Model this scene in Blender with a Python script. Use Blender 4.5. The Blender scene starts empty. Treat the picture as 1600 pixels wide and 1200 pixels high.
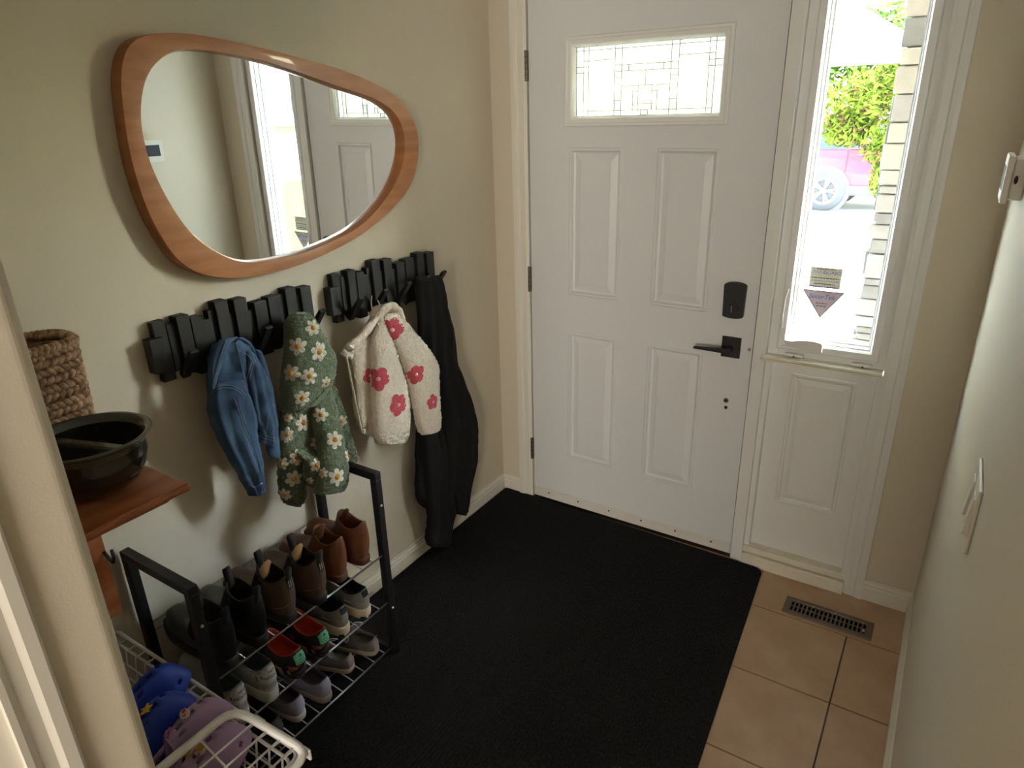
import bpy, bmesh, math, random
from mathutils import Vector, Matrix, noise
from mathutils.bvhtree import BVHTree
random.seed(7)
PI = math.pi
scene = bpy.context.scene
COL = scene.collection

# ------------------------------------------------------------------ camera
FPX = 1061.42
CAM = Vector((1.4307, -2.3543, 1.6655))
yaw, pit, rol = .57894, -.37936, -.02677
FW = Vector((-math.sin(yaw)*math.cos(pit), math.cos(yaw)*math.cos(pit), math.sin(pit)))
R0 = Vector((math.cos(yaw), math.sin(yaw), 0)); U0 = R0.cross(FW)
RT = R0*math.cos(rol) + U0*math.sin(rol); UP = -R0*math.sin(rol) + U0*math.cos(rol)
cd = bpy.data.cameras.new('camera'); cam = bpy.data.objects.new('camera', cd); COL.objects.link(cam)
cd.sensor_width = 36; cd.lens = 36*FPX/1600; cd.clip_start = .02; cd.clip_end = 500
M = Matrix((RT, UP, -FW)).transposed().to_4x4(); M.translation = CAM; cam.matrix_world = M
scene.camera = cam

# ------------------------------------------------------------------ world, sun, added fill lamp in the room behind
w = bpy.data.worlds.new('sky'); scene.world = w; w.use_nodes = True
wt = w.node_tree; bgn = wt.nodes['Background']
sky = wt.nodes.new('ShaderNodeTexSky'); sky.sky_type = 'NISHITA'; sky.sun_disc = False
sky.sun_elevation = math.radians(52); sky.sun_rotation = math.radians(60); sky.air_density = 1.6; sky.dust_density = 2.5
wt.links.new(sky.outputs[0], bgn.inputs[0]); bgn.inputs[1].default_value = 7.5
sd = bpy.data.lights.new('sun_offscreen', 'SUN'); sd.energy = 7; sd.angle = .02; sd.color = (1, .95, .86)
sun = bpy.data.objects.new('sun_offscreen', sd); COL.objects.link(sun)
sun.rotation_euler = Vector((-.62, .35, -.95)).to_track_quat('-Z', 'Y').to_euler()
def area(name, loc, target, sx, sy, power, color):
    ld = bpy.data.lights.new(name, 'AREA'); ld.shape = 'RECTANGLE'; ld.size = sx; ld.size_y = sy; ld.energy = power; ld.color = color
    o = bpy.data.objects.new(name, ld); COL.objects.link(o); o.location = loc
    o.rotation_euler = (Vector(target)-Vector(loc)).to_track_quat('-Z', 'Y').to_euler(); return o
area('rear_fill_offscreen', (2.2, -6.85, 1.45), (1.0, -2, 1.2), 2.6, 1.5, 170, (1, .91, .78))  # unseen area lamp added for the warm light from behind
scene.view_settings.view_transform = 'Standard'; scene.view_settings.look = 'None'
scene.view_settings.gamma = 1; scene.view_settings.use_curve_mapping = False
scene.view_settings.exposure = 0.7

# ------------------------------------------------------------------ helpers
def ray(u, v): return FW + RT*((u-800)/FPX) + UP*((600-v)/FPX)
def at(u, v, ax, val):
    """a pixel of the photo taken to the plane (axis = value) of the thing it shows"""
    d = ray(u, v); return CAM + d*((val-CAM[ax])/d[ax])

def mat(name, col, rough=.6, metal=0., bump=0., bscale=200., var=0., vscale=8., spec=.5, trans=0., coat=0., stretch=None, sheen=0., col2=None, detail=4.):
    m = bpy.data.materials.new(name); m.use_nodes = True; nt = m.node_tree; b = nt.nodes['Principled BSDF']
    b.inputs['Base Color'].default_value = (*col, 1); b.inputs['Roughness'].default_value = rough; b.inputs['Metallic'].default_value = metal
    b.inputs['Specular IOR Level'].default_value = spec; b.inputs['Transmission Weight'].default_value = trans; b.inputs['Coat Weight'].default_value = coat
    b.inputs['Sheen Weight'].default_value = sheen
    tc = None
    def coord():
        nonlocal tc
        if tc is None:
            t = nt.nodes.new('ShaderNodeTexCoord'); mp = nt.nodes.new('ShaderNodeMapping')
            if stretch: mp.inputs['Scale'].default_value = stretch
            nt.links.new(t.outputs['Object'], mp.inputs[0]); tc = mp.outputs[0]
        return tc
    if bump:
        n = nt.nodes.new('ShaderNodeTexNoise'); n.inputs['Scale'].default_value = bscale; n.inputs['Detail'].default_value = detail
        bp_ = nt.nodes.new('ShaderNodeBump'); bp_.inputs['Strength'].default_value = bump; bp_.inputs['Distance'].default_value = .004
        nt.links.new(coord(), n.inputs['Vector']); nt.links.new(n.outputs[0], bp_.inputs['Height']); nt.links.new(bp_.outputs[0], b.inputs['Normal'])
    if var or col2:
        n = nt.nodes.new('ShaderNodeTexNoise'); n.inputs['Scale'].default_value = vscale; n.inputs['Detail'].default_value = 5
        r = nt.nodes.new('ShaderNodeValToRGB')
        c2 = col2 or tuple(min(1, c*(1+var)) for c in col); c1 = col if col2 else tuple(c*(1-var) for c in col)
        r.color_ramp.elements[0].color = (*c1, 1); r.color_ramp.elements[1].color = (*c2, 1)
        r.color_ramp.elements[0].position = .35; r.color_ramp.elements[1].position = .65
        nt.links.new(coord(), n.inputs['Vector']); nt.links.new(n.outputs[0], r.inputs[0]); nt.links.new(r.outputs[0], b.inputs['Base Color'])
    return m

def mesh(name, vs, fs, m=None, smooth=False):
    me = bpy.data.meshes.new(name); me.from_pydata([tuple(v) for v in vs], [], fs); me.update()
    if m: me.materials.append(m)
    if smooth: me.polygons.foreach_set('use_smooth', [True]*len(me.polygons))
    return me
def link(name, me, parent=None, world=True):
    o = bpy.data.objects.new(name, me); COL.objects.link(o)
    if parent is not None:
        o.parent = parent
        if world and parent.type == 'EMPTY': o.location = -parent.location
    return o
def tag(o, label, cat, group=None):
    o['label'] = label; o['category'] = cat
    if group: o['group'] = group
    return o
def thing(name, label, cat, loc=(0, 0, 0), rot=(0, 0, 0), group=None):
    o = bpy.data.objects.new(name, None); COL.objects.link(o); o.empty_display_size = .05
    o.location = loc; o.rotation_euler = rot; return tag(o, label, cat, group)
def copy_tree(o, parent=None):
    c = o.copy(); COL.objects.link(c); c.parent = parent
    for ch in list(o.children): copy_tree(ch, c)
    return c
def struct(o): o['kind'] = 'structure'; return o

class MB:
    def __init__(s): s.v = []; s.f = []
    def add(s, vs, fs):
        k = len(s.v); s.v += [Vector(v) for v in vs]; s.f += [tuple(i+k for i in f) for f in fs]; return s
    def box(s, a, b):
        (x0, y0, z0), (x1, y1, z1) = a, b
        return s.add([(x0,y0,z0),(x1,y0,z0),(x1,y1,z0),(x0,y1,z0),(x0,y0,z1),(x1,y0,z1),(x1,y1,z1),(x0,y1,z1)],
              [(0,3,2,1),(4,5,6,7),(0,1,5,4),(1,2,6,5),(2,3,7,6),(3,0,4,7)])
    def tube(s, pts, r, n=8, closed=False, caps=True):
        pts = [Vector(p) for p in pts]; N = len(pts); vs = []; fs = []; up = None
        for i, p in enumerate(pts):
            a = pts[(i-1) % N] if (closed or i > 0) else p; b = pts[(i+1) % N] if (closed or i < N-1) else p
            t = (b-a).normalized()
            if up is None: up = t.orthogonal().normalized()
            up = (up - t*up.dot(t))
            up = up.normalized() if up.length > 1e-6 else t.orthogonal().normalized()
            sd_ = t.cross(up); rr = r[i] if isinstance(r, (list, tuple)) else r
            for k in range(n):
                an = 2*PI*k/n; vs.append(p + (up*math.cos(an) + sd_*math.sin(an))*rr)
        for i in range(N if closed else N-1):
            j = (i+1) % N
            for k in range(n): fs.append((i*n+k, i*n+(k+1) % n, j*n+(k+1) % n, j*n+k))
        if caps and not closed:
            fs.append(tuple(reversed(range(n)))); fs.append(tuple((N-1)*n+k for k in range(n)))
        return s.add(vs, fs)
    def lathe(s, prof, c=(0, 0, 0), n=40, sx=1, sy=1):
        vs = []; fs = []; P = len(prof)
        for k in range(n):
            a = 2*PI*k/n
            for r, z in prof: vs.append((c[0]+r*math.cos(a)*sx, c[1]+r*math.sin(a)*sy, c[2]+z))
        for k in range(n):
            j = (k+1) % n
            for i in range(P-1): fs.append((k*P+i, j*P+i, j*P+i+1, k*P+i+1))
        return s.add(vs, fs)
    def prism(s, pts, axis, a, b):
        """polygon (2D) extruded along an axis from a to b"""
        n = len(pts); vs = []
        for t in (a, b):
            for p in pts:
                q = [p[0], p[1]]; q.insert(axis, t); vs.append(q)
        fs = [tuple(range(n)), tuple(range(2*n-1, n-1, -1))]
        for i in range(n): fs.append((i, i+n, (i+1) % n+n, (i+1) % n))
        return s.add(vs, fs)
    def ball(s, c, r, nu=10, nv=7, rot=None):
        rx, ry, rz = r if isinstance(r, (tuple, list)) else (r, r, r); vs = []; fs = []
        for i in range(nv+1):
            ph = PI*i/nv
            for k in range(nu):
                th = 2*PI*k/nu; v = Vector((rx*math.sin(ph)*math.cos(th), ry*math.sin(ph)*math.sin(th), rz*math.cos(ph)))
                if rot is not None: v = rot @ v
                vs.append(v + Vector(c))
        for i in range(nv):
            for k in range(nu): fs.append((i*nu+k, (i+1)*nu+k, (i+1)*nu+(k+1) % nu, i*nu+(k+1) % nu))
        return s.add(vs, fs)
    def build(s, name, m, parent=None, smooth=False, bevel=0, world=True, sub=0):
        me = mesh(name, s.v, s.f, m, smooth)
        bm = bmesh.new(); bm.from_mesh(me); bmesh.ops.remove_doubles(bm, verts=bm.verts, dist=1e-6); bmesh.ops.recalc_face_normals(bm, faces=bm.faces); bm.to_mesh(me); bm.free()
        o = link(name, me, parent, world)
        if bevel:
            md = o.modifiers.new('bevel', 'BEVEL'); md.width = bevel; md.segments = 2; md.limit_method = 'ANGLE'; md.angle_limit = .6
        if sub:
            md = o.modifiers.new('sub', 'SUBSURF'); md.levels = sub; md.render_levels = sub
        return o
def spline(pts, n, closed=False):
    pts = [Vector(p) for p in pts]; N = len(pts); out = []
    segs = N if closed else N-1
    for q in range(n if closed else n+1):
        t = q/n*segs; i = min(int(t), segs-1); f = t-i
        g = (lambda k: pts[k % N]) if closed else (lambda k: pts[max(0, min(N-1, k))])
        a, b, c, d = g(i-1), g(i), g(i+1), g(i+2)
        out.append(.5*((2*b) + (c-a)*f + (2*a-5*b+4*c-d)*f*f + (3*b-a-3*c+d)*f**3))
    return out
def text_geo(txt, size, shear=0., spacing=1.):
    cu = bpy.data.curves.new('t', 'FONT'); cu.body = txt; cu.size = size; cu.align_x = 'CENTER'; cu.align_y = 'CENTER'; cu.shear = shear; cu.space_character = spacing; cu.resolution_u = 3
    o = bpy.data.objects.new('t', cu); COL.objects.link(o)
    dg = bpy.context.evaluated_depsgraph_get(); me = o.evaluated_get(dg).to_mesh()
    vs = [v.co.copy() for v in me.vertices]; fs = [tuple(p.vertices) for p in me.polygons]
    bpy.data.objects.remove(o); bpy.data.curves.remove(cu); return vs, fs
def bvh_of(o, worldloc=True):
    me = o.data; off = Vector((0, 0, 0))
    return BVHTree.FromPolygons([v.co + off for v in me.vertices], [tuple(p.vertices) for p in me.polygons])

# ------------------------------------------------------------------ materials
M_wall = mat('wall_paint', (.68, .615, .495), .75, bump=.08, bscale=260)
M_trim = mat('trim_paint', (.77, .74, .66), .45, bump=.04, bscale=90)
M_white = mat('white_paint', (.77, .77, .755), .4, bump=.05, bscale=120)
M_door = mat('door_paint', (.70, .715, .725), .42, bump=.03, bscale=150, stretch=(1, 1, .08))
M_worn = mat('worn_trim', (.74, .68, .53), .5, col2=(.80, .77, .68), vscale=22)
M_ceil = mat('ceiling_paint', (.8, .79, .76), .9)
M_grout = mat('grout', (.10, .07, .05), .9)
M_tile = mat('tile', (.44, .285, .175), .45, bump=.05, bscale=40, col2=(.52, .355, .23), vscale=7)
M_mat = mat('black_carpet', (.007, .007, .0072), .85, bump=1, bscale=420, col2=(.020, .020, .0205), vscale=260, stretch=(1, .35, 1), spec=.1)
M_black = mat('black_metal', (.008, .008, .009), .45)
M_blackp = mat('black_plastic', (.008, .008, .009), .5, bump=.05, bscale=300)
M_wood = mat('mirror_wood', (.36, .13, .038), .4, col2=(.45, .185, .062), vscale=6, stretch=(1, 1, 7), coat=.15)
M_shelf = mat('shelf_wood', (.30, .085, .028), .4, col2=(.42, .15, .055), vscale=5, stretch=(7, 1.2, 7), coat=.2)
M_chrome = mat('chrome', (.75, .76, .78), .25, metal=1)
M_steel = mat('hinge_steel', (.28, .24, .19), .4, metal=1)
M_mirror = mat('mirror_glass', (.93, .95, .94), .0, metal=1)
M_vinyl = mat('window_vinyl', (.82, .83, .83), .35)
M_wire = mat('white_wire', (.75, .74, .72), .4)
M_plas = mat('white_plastic', (.72, .69, .62), .4)
def glass_mat(name, tint, gl=.08, rough=0., bump=0., scale=60):
    m = bpy.data.materials.new(name); m.use_nodes = True; nt = m.node_tree; nt.nodes.remove(nt.nodes['Principled BSDF'])
    tr = nt.nodes.new('ShaderNodeBsdfTransparent'); tr.inputs[0].default_value = (*tint, 1)
    gg = nt.nodes.new('ShaderNodeBsdfGlossy'); gg.inputs['Roughness'].default_value = rough
    mx = nt.nodes.new('ShaderNodeMixShader'); lw = nt.nodes.new('ShaderNodeLayerWeight'); lw.inputs[0].default_value = .5
    pw = nt.nodes.new('ShaderNodeMath'); pw.operation = 'POWER'; pw.inputs[1].default_value = 4; ma = nt.nodes.new('ShaderNodeMath'); ma.operation = 'MULTIPLY_ADD'; ma.inputs[1].default_value = .6; ma.inputs[2].default_value = .04
    nt.links.new(lw.outputs['Facing'], pw.inputs[0]); nt.links.new(pw.outputs[0], ma.inputs[0]); nt.links.new(ma.outputs[0], mx.inputs[0]); nt.links.new(tr.outputs[0], mx.inputs[1]); nt.links.new(gg.outputs[0], mx.inputs[2])
    nt.links.new(mx.outputs[0], nt.nodes['Material Output'].inputs[0]); return m
M_glass = glass_mat('clear_glass', (.95, .97, .96))
def obscure_mat(name, tint):
    m = bpy.data.materials.new(name); m.use_nodes = True; nt = m.node_tree; nt.nodes.remove(nt.nodes['Principled BSDF'])
    tr = nt.nodes.new('ShaderNodeBsdfRefraction'); tr.inputs[0].default_value = (*tint, 1); tr.inputs['Roughness'].default_value = .25; tr.inputs['IOR'].default_value = 1.12
    tl = nt.nodes.new('ShaderNodeBsdfTranslucent'); tl.inputs[0].default_value = (*tint, 1)
    mx = nt.nodes.new('ShaderNodeMixShader'); mx.inputs[0].default_value = .5
    tc = nt.nodes.new('ShaderNodeTexCoord'); n = nt.nodes.new('ShaderNodeTexNoise'); n.inputs['Scale'].default_value = 120; n.inputs['Detail'].default_value = 2
    b = nt.nodes.new('ShaderNodeBump'); b.inputs['Strength'].default_value = .7; b.inputs['Distance'].default_value = .004
    nt.links.new(tc.outputs['Object'], n.inputs['Vector']); nt.links.new(n.outputs[0], b.inputs['Height'])
    nt.links.new(b.outputs[0], tr.inputs['Normal']); nt.links.new(b.outputs[0], tl.inputs['Normal'])
    nt.links.new(tr.outputs[0], mx.inputs[1]); nt.links.new(tl.outputs[0], mx.inputs[2]); nt.links.new(mx.outputs[0], nt.nodes['Material Output'].inputs[0])
    return m
M_obs = obscure_mat('wavy_glass', (.50, .50, .43)); M_obs2 = obscure_mat('grey_glass', (.36, .39, .365)); M_obs3 = obscure_mat('clear_bevel_glass', (.53, .535, .49))

# ------------------------------------------------------------------ room shell
XL, XR, ZC = -.169, 1.54, 2.44
HX0, HX1, HY0, HY1 = 1.176, 1.422, -.208, -.150      # duct opening under the register
fl = struct(MB().box((-4, -7.1, -.12), (HX0, .14, -.006)).box((HX1, -7.1, -.12), (6, .14, -.006)).box((HX0, -7.1, -.12), (HX1, HY0, -.006)).box((HX0, HY1, -.12), (HX1, .14, -.006)).build('floor', M_grout))
TP = .3265
tile_me = None
for i in range(-5, 2):
    for j in range(-1, 10):
        x0 = 1.37 + i*TP - TP*0; x1 = x0+TP; y1 = -.242 - (j-0)*TP + 0; y0 = y1-TP
        if j == -1 and i == -1: x1 = XR
        if j == -1 and i >= 0: continue
        x1c = min(x1, XR); x0c = max(x0, XL); y1c = min(y1, 0)
        if x1c-x0c < .02 or y1c-y0 < .02: continue
        g = .0014
        if x0c < HX0 and x1c > HX1 and y0 < HY0 and y1c > HY1:
            a, b, u0, u1, w0, w1 = x1c-x0c, y1c-y0, HX0-x0c, HX1-x0c, HY0-y0, HY1-y0
            t = MB().box((g, g, -.006), (u0, b-g, 0)).box((u1, g, -.006), (a-g, b-g, 0)).box((u0, g, -.006), (u1, w0, 0)).box((u0, w1, -.006), (u1, b-g, 0)).build('tile', M_tile, fl)
            t.location = (x0c, y0, 0); continue
        full = abs(x1c-x0c-TP) < 1e-4 and abs(y1c-y0-TP) < 1e-4
        if full and tile_me is not None:
            t = link('tile', tile_me, fl)
        else:
            a, b = x1c-x0c, y1c-y0
            t = MB().add([(g,g,-.006),(a-g,g,-.006),(a-g,b-g,-.006),(g,b-g,-.006),(g+.0015,g+.0015,0),(a-g-.0015,g+.0015,0),(a-g-.0015,b-g-.0015,0),(g+.0015,b-g-.0015,0)],
                 [(4,5,6,7),(0,1,5,4),(1,2,6,5),(2,3,7,6),(3,0,4,7)]).build('tile', M_tile, fl)
            if full: tile_me = t.data
        t.location = (x0c, y0, 0)
struct(MB().box((-4, -7.1, ZC), (6, .3, ZC+.1)).build('ceiling', M_ceil))
struct(MB().box((XL-.12, -2.16, 0), (XL, .14, ZC)).build('wall_left', M_wall))
struct(MB().box((XL, 0, 0), (-.02, .14, ZC)).box((1.325, 0, 0), (XR, .14, ZC)).box((-.02, 0, 2.075), (1.325, .14, ZC)).build('wall_back', M_wall))
struct(MB().box((XR, -3.0, 0), (XR+.12, .14, ZC)).build('wall_right', M_wall))
# closet block whose corner stands at the left of the view (bull-nosed corner)
XP, YP = .55, -2.024
rr = .022
arc = [(XP-rr+rr*math.cos(a), YP-rr+rr*math.sin(a)) for a in [PI/2*k/8 for k in range(9)]]
poly = [(XL, YP)] + [(XL, -2.75)] + [(XP, -2.75)] + arc
struct(MB().prism([(p[0], p[1]) for p in poly], 2, 0, ZC).build('wall_closet', M_wall))
# rear room
struct(MB().box((-4, -7.1, 0), (.9, -7.0, ZC)).box((3.5, -7.1, 0), (6, -7.0, ZC)).box((.9, -7.1, 0), (3.5, -7.0, .7)).box((.9, -7.1, 2.2), (3.5, -7.0, ZC))
       .box((-4, -7, 0), (-3.9, -2.75, ZC)).box((5.9, -7, 0), (6, -2.9, ZC)).box((-4, -2.75, 0), (XL, -2.65, ZC)).box((XR+.12, -3.0, 0), (6, -2.9, ZC)).build('wall_front', M_wall))
wr = struct(MB().box((.9, -7.06, .7), (.97, -7, 2.2)).box((3.43, -7.06, .7), (3.5, -7, 2.2)).box((.97, -7.06, .7), (3.43, -7, .77)).box((.97, -7.06, 2.13), (3.43, -7, 2.2)).box((2.17, -7.06, .77), (2.23, -7, 2.13)).build('window_added', M_vinyl))  # made-up window frame, out of view behind the added lamp
MB().box((.97, -7.04, .77), (3.43, -7.035, 2.13)).build('sky_block', M_ceil, wr)  # opaque panel added to keep sky light out of the rear room

# baseboards: profile (distance from the wall, height)
bprof = [(0, 0), (.013, 0), (.013, .052), (.010, .057), (.010, .066), (.006, .072), (.005, .080), (0, .080)]
def baseboard(name, p0, p1, nrm):
    p0, p1, nrm = Vector(p0), Vector(p1), Vector(nrm); vs = []
    for p in (p0, p1):
        for d, h in bprof: vs.append(p + nrm*d + Vector((0, 0, h)))
    n = len(bprof); fs = [(i, (i+1) % n, (i+1) % n+n, i+n) for i in range(n)] + [tuple(range(n)), tuple(range(2*n-1, n-1, -1))]
    return struct(MB().add(vs, fs).build(name, M_trim))
baseboard('baseboard_left', (XL, -2.03, 0), (XL, 0, 0), (1, 0, 0))
baseboard('baseboard_right', (XR, -3, 0), (XR, 0, 0), (-1, 0, 0))
baseboard('baseboard_back', (XL, 0, 0), (-.068, 0, 0), (0, -1, 0))
baseboard('baseboard_back_corner', (1.384, 0, 0), (XR, 0, 0), (0, -1, 0))
# casings
def casing(name, x0, x1, z1, m, z0=0):
    s = 1 if x1 > x0 else -1; W = abs(x1-x0)
    pr = [(x0, .001), (x0, -.008), (x0+s*.2*W, -.012), (x0+s*.55*W, -.012), (x0+s*.62*W, -.016), (x0+s*.8*W, -.018), (x0+s*W, -.018), (x1, .001)]
    return struct(MB().prism(pr, 2, z0, z1).build(name, m))
casing('trim_1', -.003, -.068, 2.10, M_trim)
casing('trim_2', 1.322, 1.384, 2.10, M_white)
struct(MB().box((-.068, -.018, 2.10), (1.384, .001, 2.16)).build('trim_3', M_trim, bevel=.004))
struct(MB().box((-.02, .001, 0), (-.004, .14, 2.075)).build('trim_4', M_trim))            # hinge jamb
struct(MB().box((.912, -.016, 0), (.955, .14, 2.075)).build('trim_5', M_white, bevel=.002))  # mullion post
struct(MB().box((-.004, .02, 2.05), (1.325, .14, 2.075)).build('trim_6', M_white))
struct(MB().box((-.004, .03, -.005), (.912, .15, .012)).build('trim_7', M_steel))          # threshold
M_seal = mat('weatherstrip', (.035, .022, .014), .8)
struct(MB().box((-.003, .046, .012), (.018, .066, 2.05)).box((.890, .046, .012), (.9115, .066, 2.05)).box((.018, .046, 2.03), (.890, .066, 2.05)).box((.018, .046, .012), (.890, .066, .028)).build('trim_13', M_seal))
# closet door casing on the near wall face (faces the room)
pr = [(XP, -2.165), (XP+.007, -2.165), (XP+.013, -2.17), (XP+.014, -2.185), (XP+.009, -2.193), (XP+.010, -2.21), (XP+.016, -2.218), (XP+.017, -2.226), (XP, -2.226)]
pr = [(a, b+.052) for a, b in pr]
struct(MB().prism(pr, 2, 0, 2.1).build('trim_8', M_trim))
struct(MB().box((XP-.1, -2.20, 0), (XP+.004, -2.174, 2.06)).build('trim_9', M_trim))
dd = struct(MB().box((XP-.055, -2.72, .01), (XP-.02, -2.202, 2.05)).build('door_2', M_white, bevel=.002))

# ------------------------------------------------------------------ front door
def nested_panel(mb, x0, x1, z0, z1, y, steps):
    """raised panel: list of (inset, y) rings, closed by a flat field"""
    rings = []
    for ins, yy in [(0, 0)] + steps:
        rings.append([(x0+ins, y+yy, z0+ins), (x1-ins, y+yy, z0+ins), (x1-ins, y+yy, z1-ins), (x0+ins, y+yy, z1-ins)])
    vs = sum(rings, []); fs = []
    for r in range(len(rings)-1):
        for k in range(4): fs.append((r*4+k, r*4+(k+1) % 4, r*4+4+(k+1) % 4, r*4+4+k))
    fs.append(tuple((len(rings)-1)*4+k for k in range(4))); return mb.add(vs, fs)
STEPS = [(.004, -.004), (.011, -.004), (.016, .006), (.022, .009), (.045, .002), (.047, .001)]
def face_with_holes(mb, x0, x1, z0, z1, holes, y):
    xs = sorted({x0, x1} | {h[0] for h in holes} | {h[1] for h in holes}); zs = sorted({z0, z1} | {h[2] for h in holes} | {h[3] for h in holes})
    for a, b in zip(xs, xs[1:]):
        for c, d in zip(zs, zs[1:]):
            mx, mz = (a+b)/2, (c+d)/2
            if any(h[0] < mx < h[1] and h[2] < mz < h[3] for h in holes): continue
            mb.add([(a, y, c), (b, y, c), (b, y, d), (a, y, d)], [(0, 1, 2, 3)])
DW, DZ0, DZ1 = .908, .014, 2.044
lite = (.172, .736, 1.628, 1.895)
cxd = DW/2
pans = []
for s in (-1, 1):
    a, b = sorted((cxd+s*.064, cxd+s*.28))
    pans += [(a, b, .985, 1.542), (a, b, .25, .832)]
slab = MB()
for y, hs in ((0, pans+[lite]), (.045, [lite])): face_with_holes(slab, .002, DW-.001, DZ0, DZ1, hs, y)
for a, b in (((.002, DZ0), (DW-.001, DZ0)), ((DW-.001, DZ0), (DW-.001, DZ1)), ((DW-.001, DZ1), (.002, DZ1)), ((.002, DZ1), (.002, DZ0)),
             ((lite[0], lite[2]), (lite[0], lite[3])), ((lite[0], lite[3]), (lite[1], lite[3])), ((lite[1], lite[3]), (lite[1], lite[2])), ((lite[1], lite[2]), (lite[0], lite[2]))):
    slab.add([(a[0], 0, a[1]), (b[0], 0, b[1]), (b[0], .045, b[1]), (a[0], .045, a[1])], [(0, 1, 2, 3)])
door = struct(slab.build('door_1', M_door))
for p in pans:
    nested_panel(MB(), *p, 0, STEPS).build('panel', M_door, door)
# lite frame: mitred ring with stepped profile
def ring_frame(mb, outer, prof, y=0):
    rings = []
    for ins, yy in prof:
        x0, x1, z0, z1 = outer; rings.append([(x0+ins, y+yy, z0+ins), (x1-ins, y+yy, z0+ins), (x1-ins, y+yy, z1-ins), (x0+ins, y+yy, z1-ins)])
    vs = sum(rings, []); fs = []
    for r in range(len(rings)-1):
        for k in range(4): fs.append((r*4+k, r*4+(k+1) % 4, r*4+4+(k+1) % 4, r*4+4+k))
    return mb.add(vs, fs)
ring_frame(MB(), (.156, .752, 1.613, 1.909), [(0, .001), (0, -.009), (.004, -.013), (.010, -.013), (.014, -.010), (.026, -.009), (.030, -.004), (.034, .006), (.036, .022)]).build('lite_frame', M_white, door)
gx0, gx1, gz0, gz1 = .192, .716, 1.6485, 1.8735
VX = [gx0, .219, .239, .340, .366, .542, .568, .669, .689, gx1]
ZB, ZT1, ZT2 = 1.665, 1.862, 1.829
panes = []
def P(x0, x1, z0, z1, k=0): panes.append((x0, x1, z0, z1, k))
for s in (0, 1):
    mx = (lambda x: x) if s == 0 else (lambda x: gx0+gx1-x)
    def Q(a, b, c, d, k=0):
        u, v = sorted((mx(a), mx(b))); P(u, v, c, d, k)
    a, b, c, d, e = VX[0], VX[1], VX[2], VX[3], VX[4]
    Q(a, b, gz0, 1.791, 2); Q(a, b, 1.791, 1.81); Q(a, b, 1.81, ZT1, 2); Q(a, b, ZT1, gz1)
    Q(b, c, gz0, ZB, 2); Q(b, c, ZB, 1.791); Q(b, c, 1.791, 1.81, 2); Q(b, c, 1.81, ZT2); Q(b, c, ZT2, ZT1, 2); Q(b, c, ZT1, gz1)
    Q(c, d, gz0, ZB, 2); Q(c, d, ZB, ZT2); Q(c, d, ZT2, ZT1, 2); Q(c, d, ZT1, gz1)
    Q(d, e, gz0, ZB, 2); Q(d, e, ZB, 1.699, 1); Q(d, e, 1.699, 1.77, 2); Q(d, e, 1.77, 1.79); Q(d, e, 1.79, 1.81, 2); Q(d, e, 1.81, ZT1); Q(d, e, ZT1, gz1, 2)
    Q(e, .392, 1.79, 1.81, 1); Q(e, .454, 1.743, 1.79); Q(e, .410, ZB, 1.743); Q(.410, .429, 1.724, 1.743, 2); Q(.410, .429, 1.685, 1.724, 2)
    Q(.410, .429, ZB, 1.685); Q(e, .441, gz0, ZB, 2)
P(.366, .542, 1.81, ZT1); P(.366, .542, ZT1, gz1); P(.392, .516, 1.79, 1.81, 2)
P(.429, .479, 1.685, 1.743); P(.429, .479, ZB, 1.685, 2); P(.441, .467, gz0, ZB, 1)
came = MB()
for (x0, x1, z0, z1, k) in panes:
    MB().box((x0, .018, z0), (x1, .022, z1)).build('pane', [M_obs, M_obs2, M_obs3][k], door)
    r = .0011
    for a, b in (((x0, z0), (x1, z0)), ((x1, z0), (x1, z1)), ((x1, z1), (x0, z1)), ((x0, z1), (x0, z0))):
        came.tube([(a[0], .0175, a[1]), (b[0], .0175, b[1])], r, 5)
came.build('lead_came', mat('came', (.09, .07, .055), .5, metal=.6), door)
# hinges
for zc in (1.825, 1.031, .255):
    hb = MB(); hb.tube([(-.004, -.008, zc-.052), (-.004, -.008, zc+.052)], .0062, 10).box((-.012, -.003, zc-.05), (.003, .0, zc+.05))
    hg = hb.build('hinge', M_steel, door)
    for k in (-.03, -.01, .01, .03): MB().tube([(-.004, -.008, zc+k-.0008), (-.004, -.008, zc+k+.0008)], .0066, 10).build('knuckle_gap', M_black, hg)
# keypad deadbolt
db = MB(); n = 10
pts = [(.793, .992), (.868, .992), (.868, 1.095)] + [(.8305+.0375*math.cos(a), 1.095+.012*math.sin(a)) for a in [PI*k/10 for k in range(1, 10)]] + [(.793, 1.095)]
pts = [(.793+.003, .985)] + [(.8305+.0345*math.cos(a), .988+.008*math.sin(a)) for a in [PI+PI*k/8 for k in range(1, 8)]] + [(.868-.003, .985)] + pts[2:]
deadbolt = db.prism(pts, 1, -.024, 0).build('deadbolt', M_blackp, door, bevel=.004)
tt = MB(); tt.lathe([(0, .0), (.016, .0), (.016, .004), (.0, .004)], n=24); 
for v in tt.v: v.xyz = (v.x+.8305, -.024-v.z, v.y+1.018)
tt.build('turn_rosette', M_black, deadbolt, bevel=.001)
MB().box((.828, -.042, 1.006), (.833, -.028, 1.031)).build('thumb_turn', M_steel, deadbolt, bevel=.0015)
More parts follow.
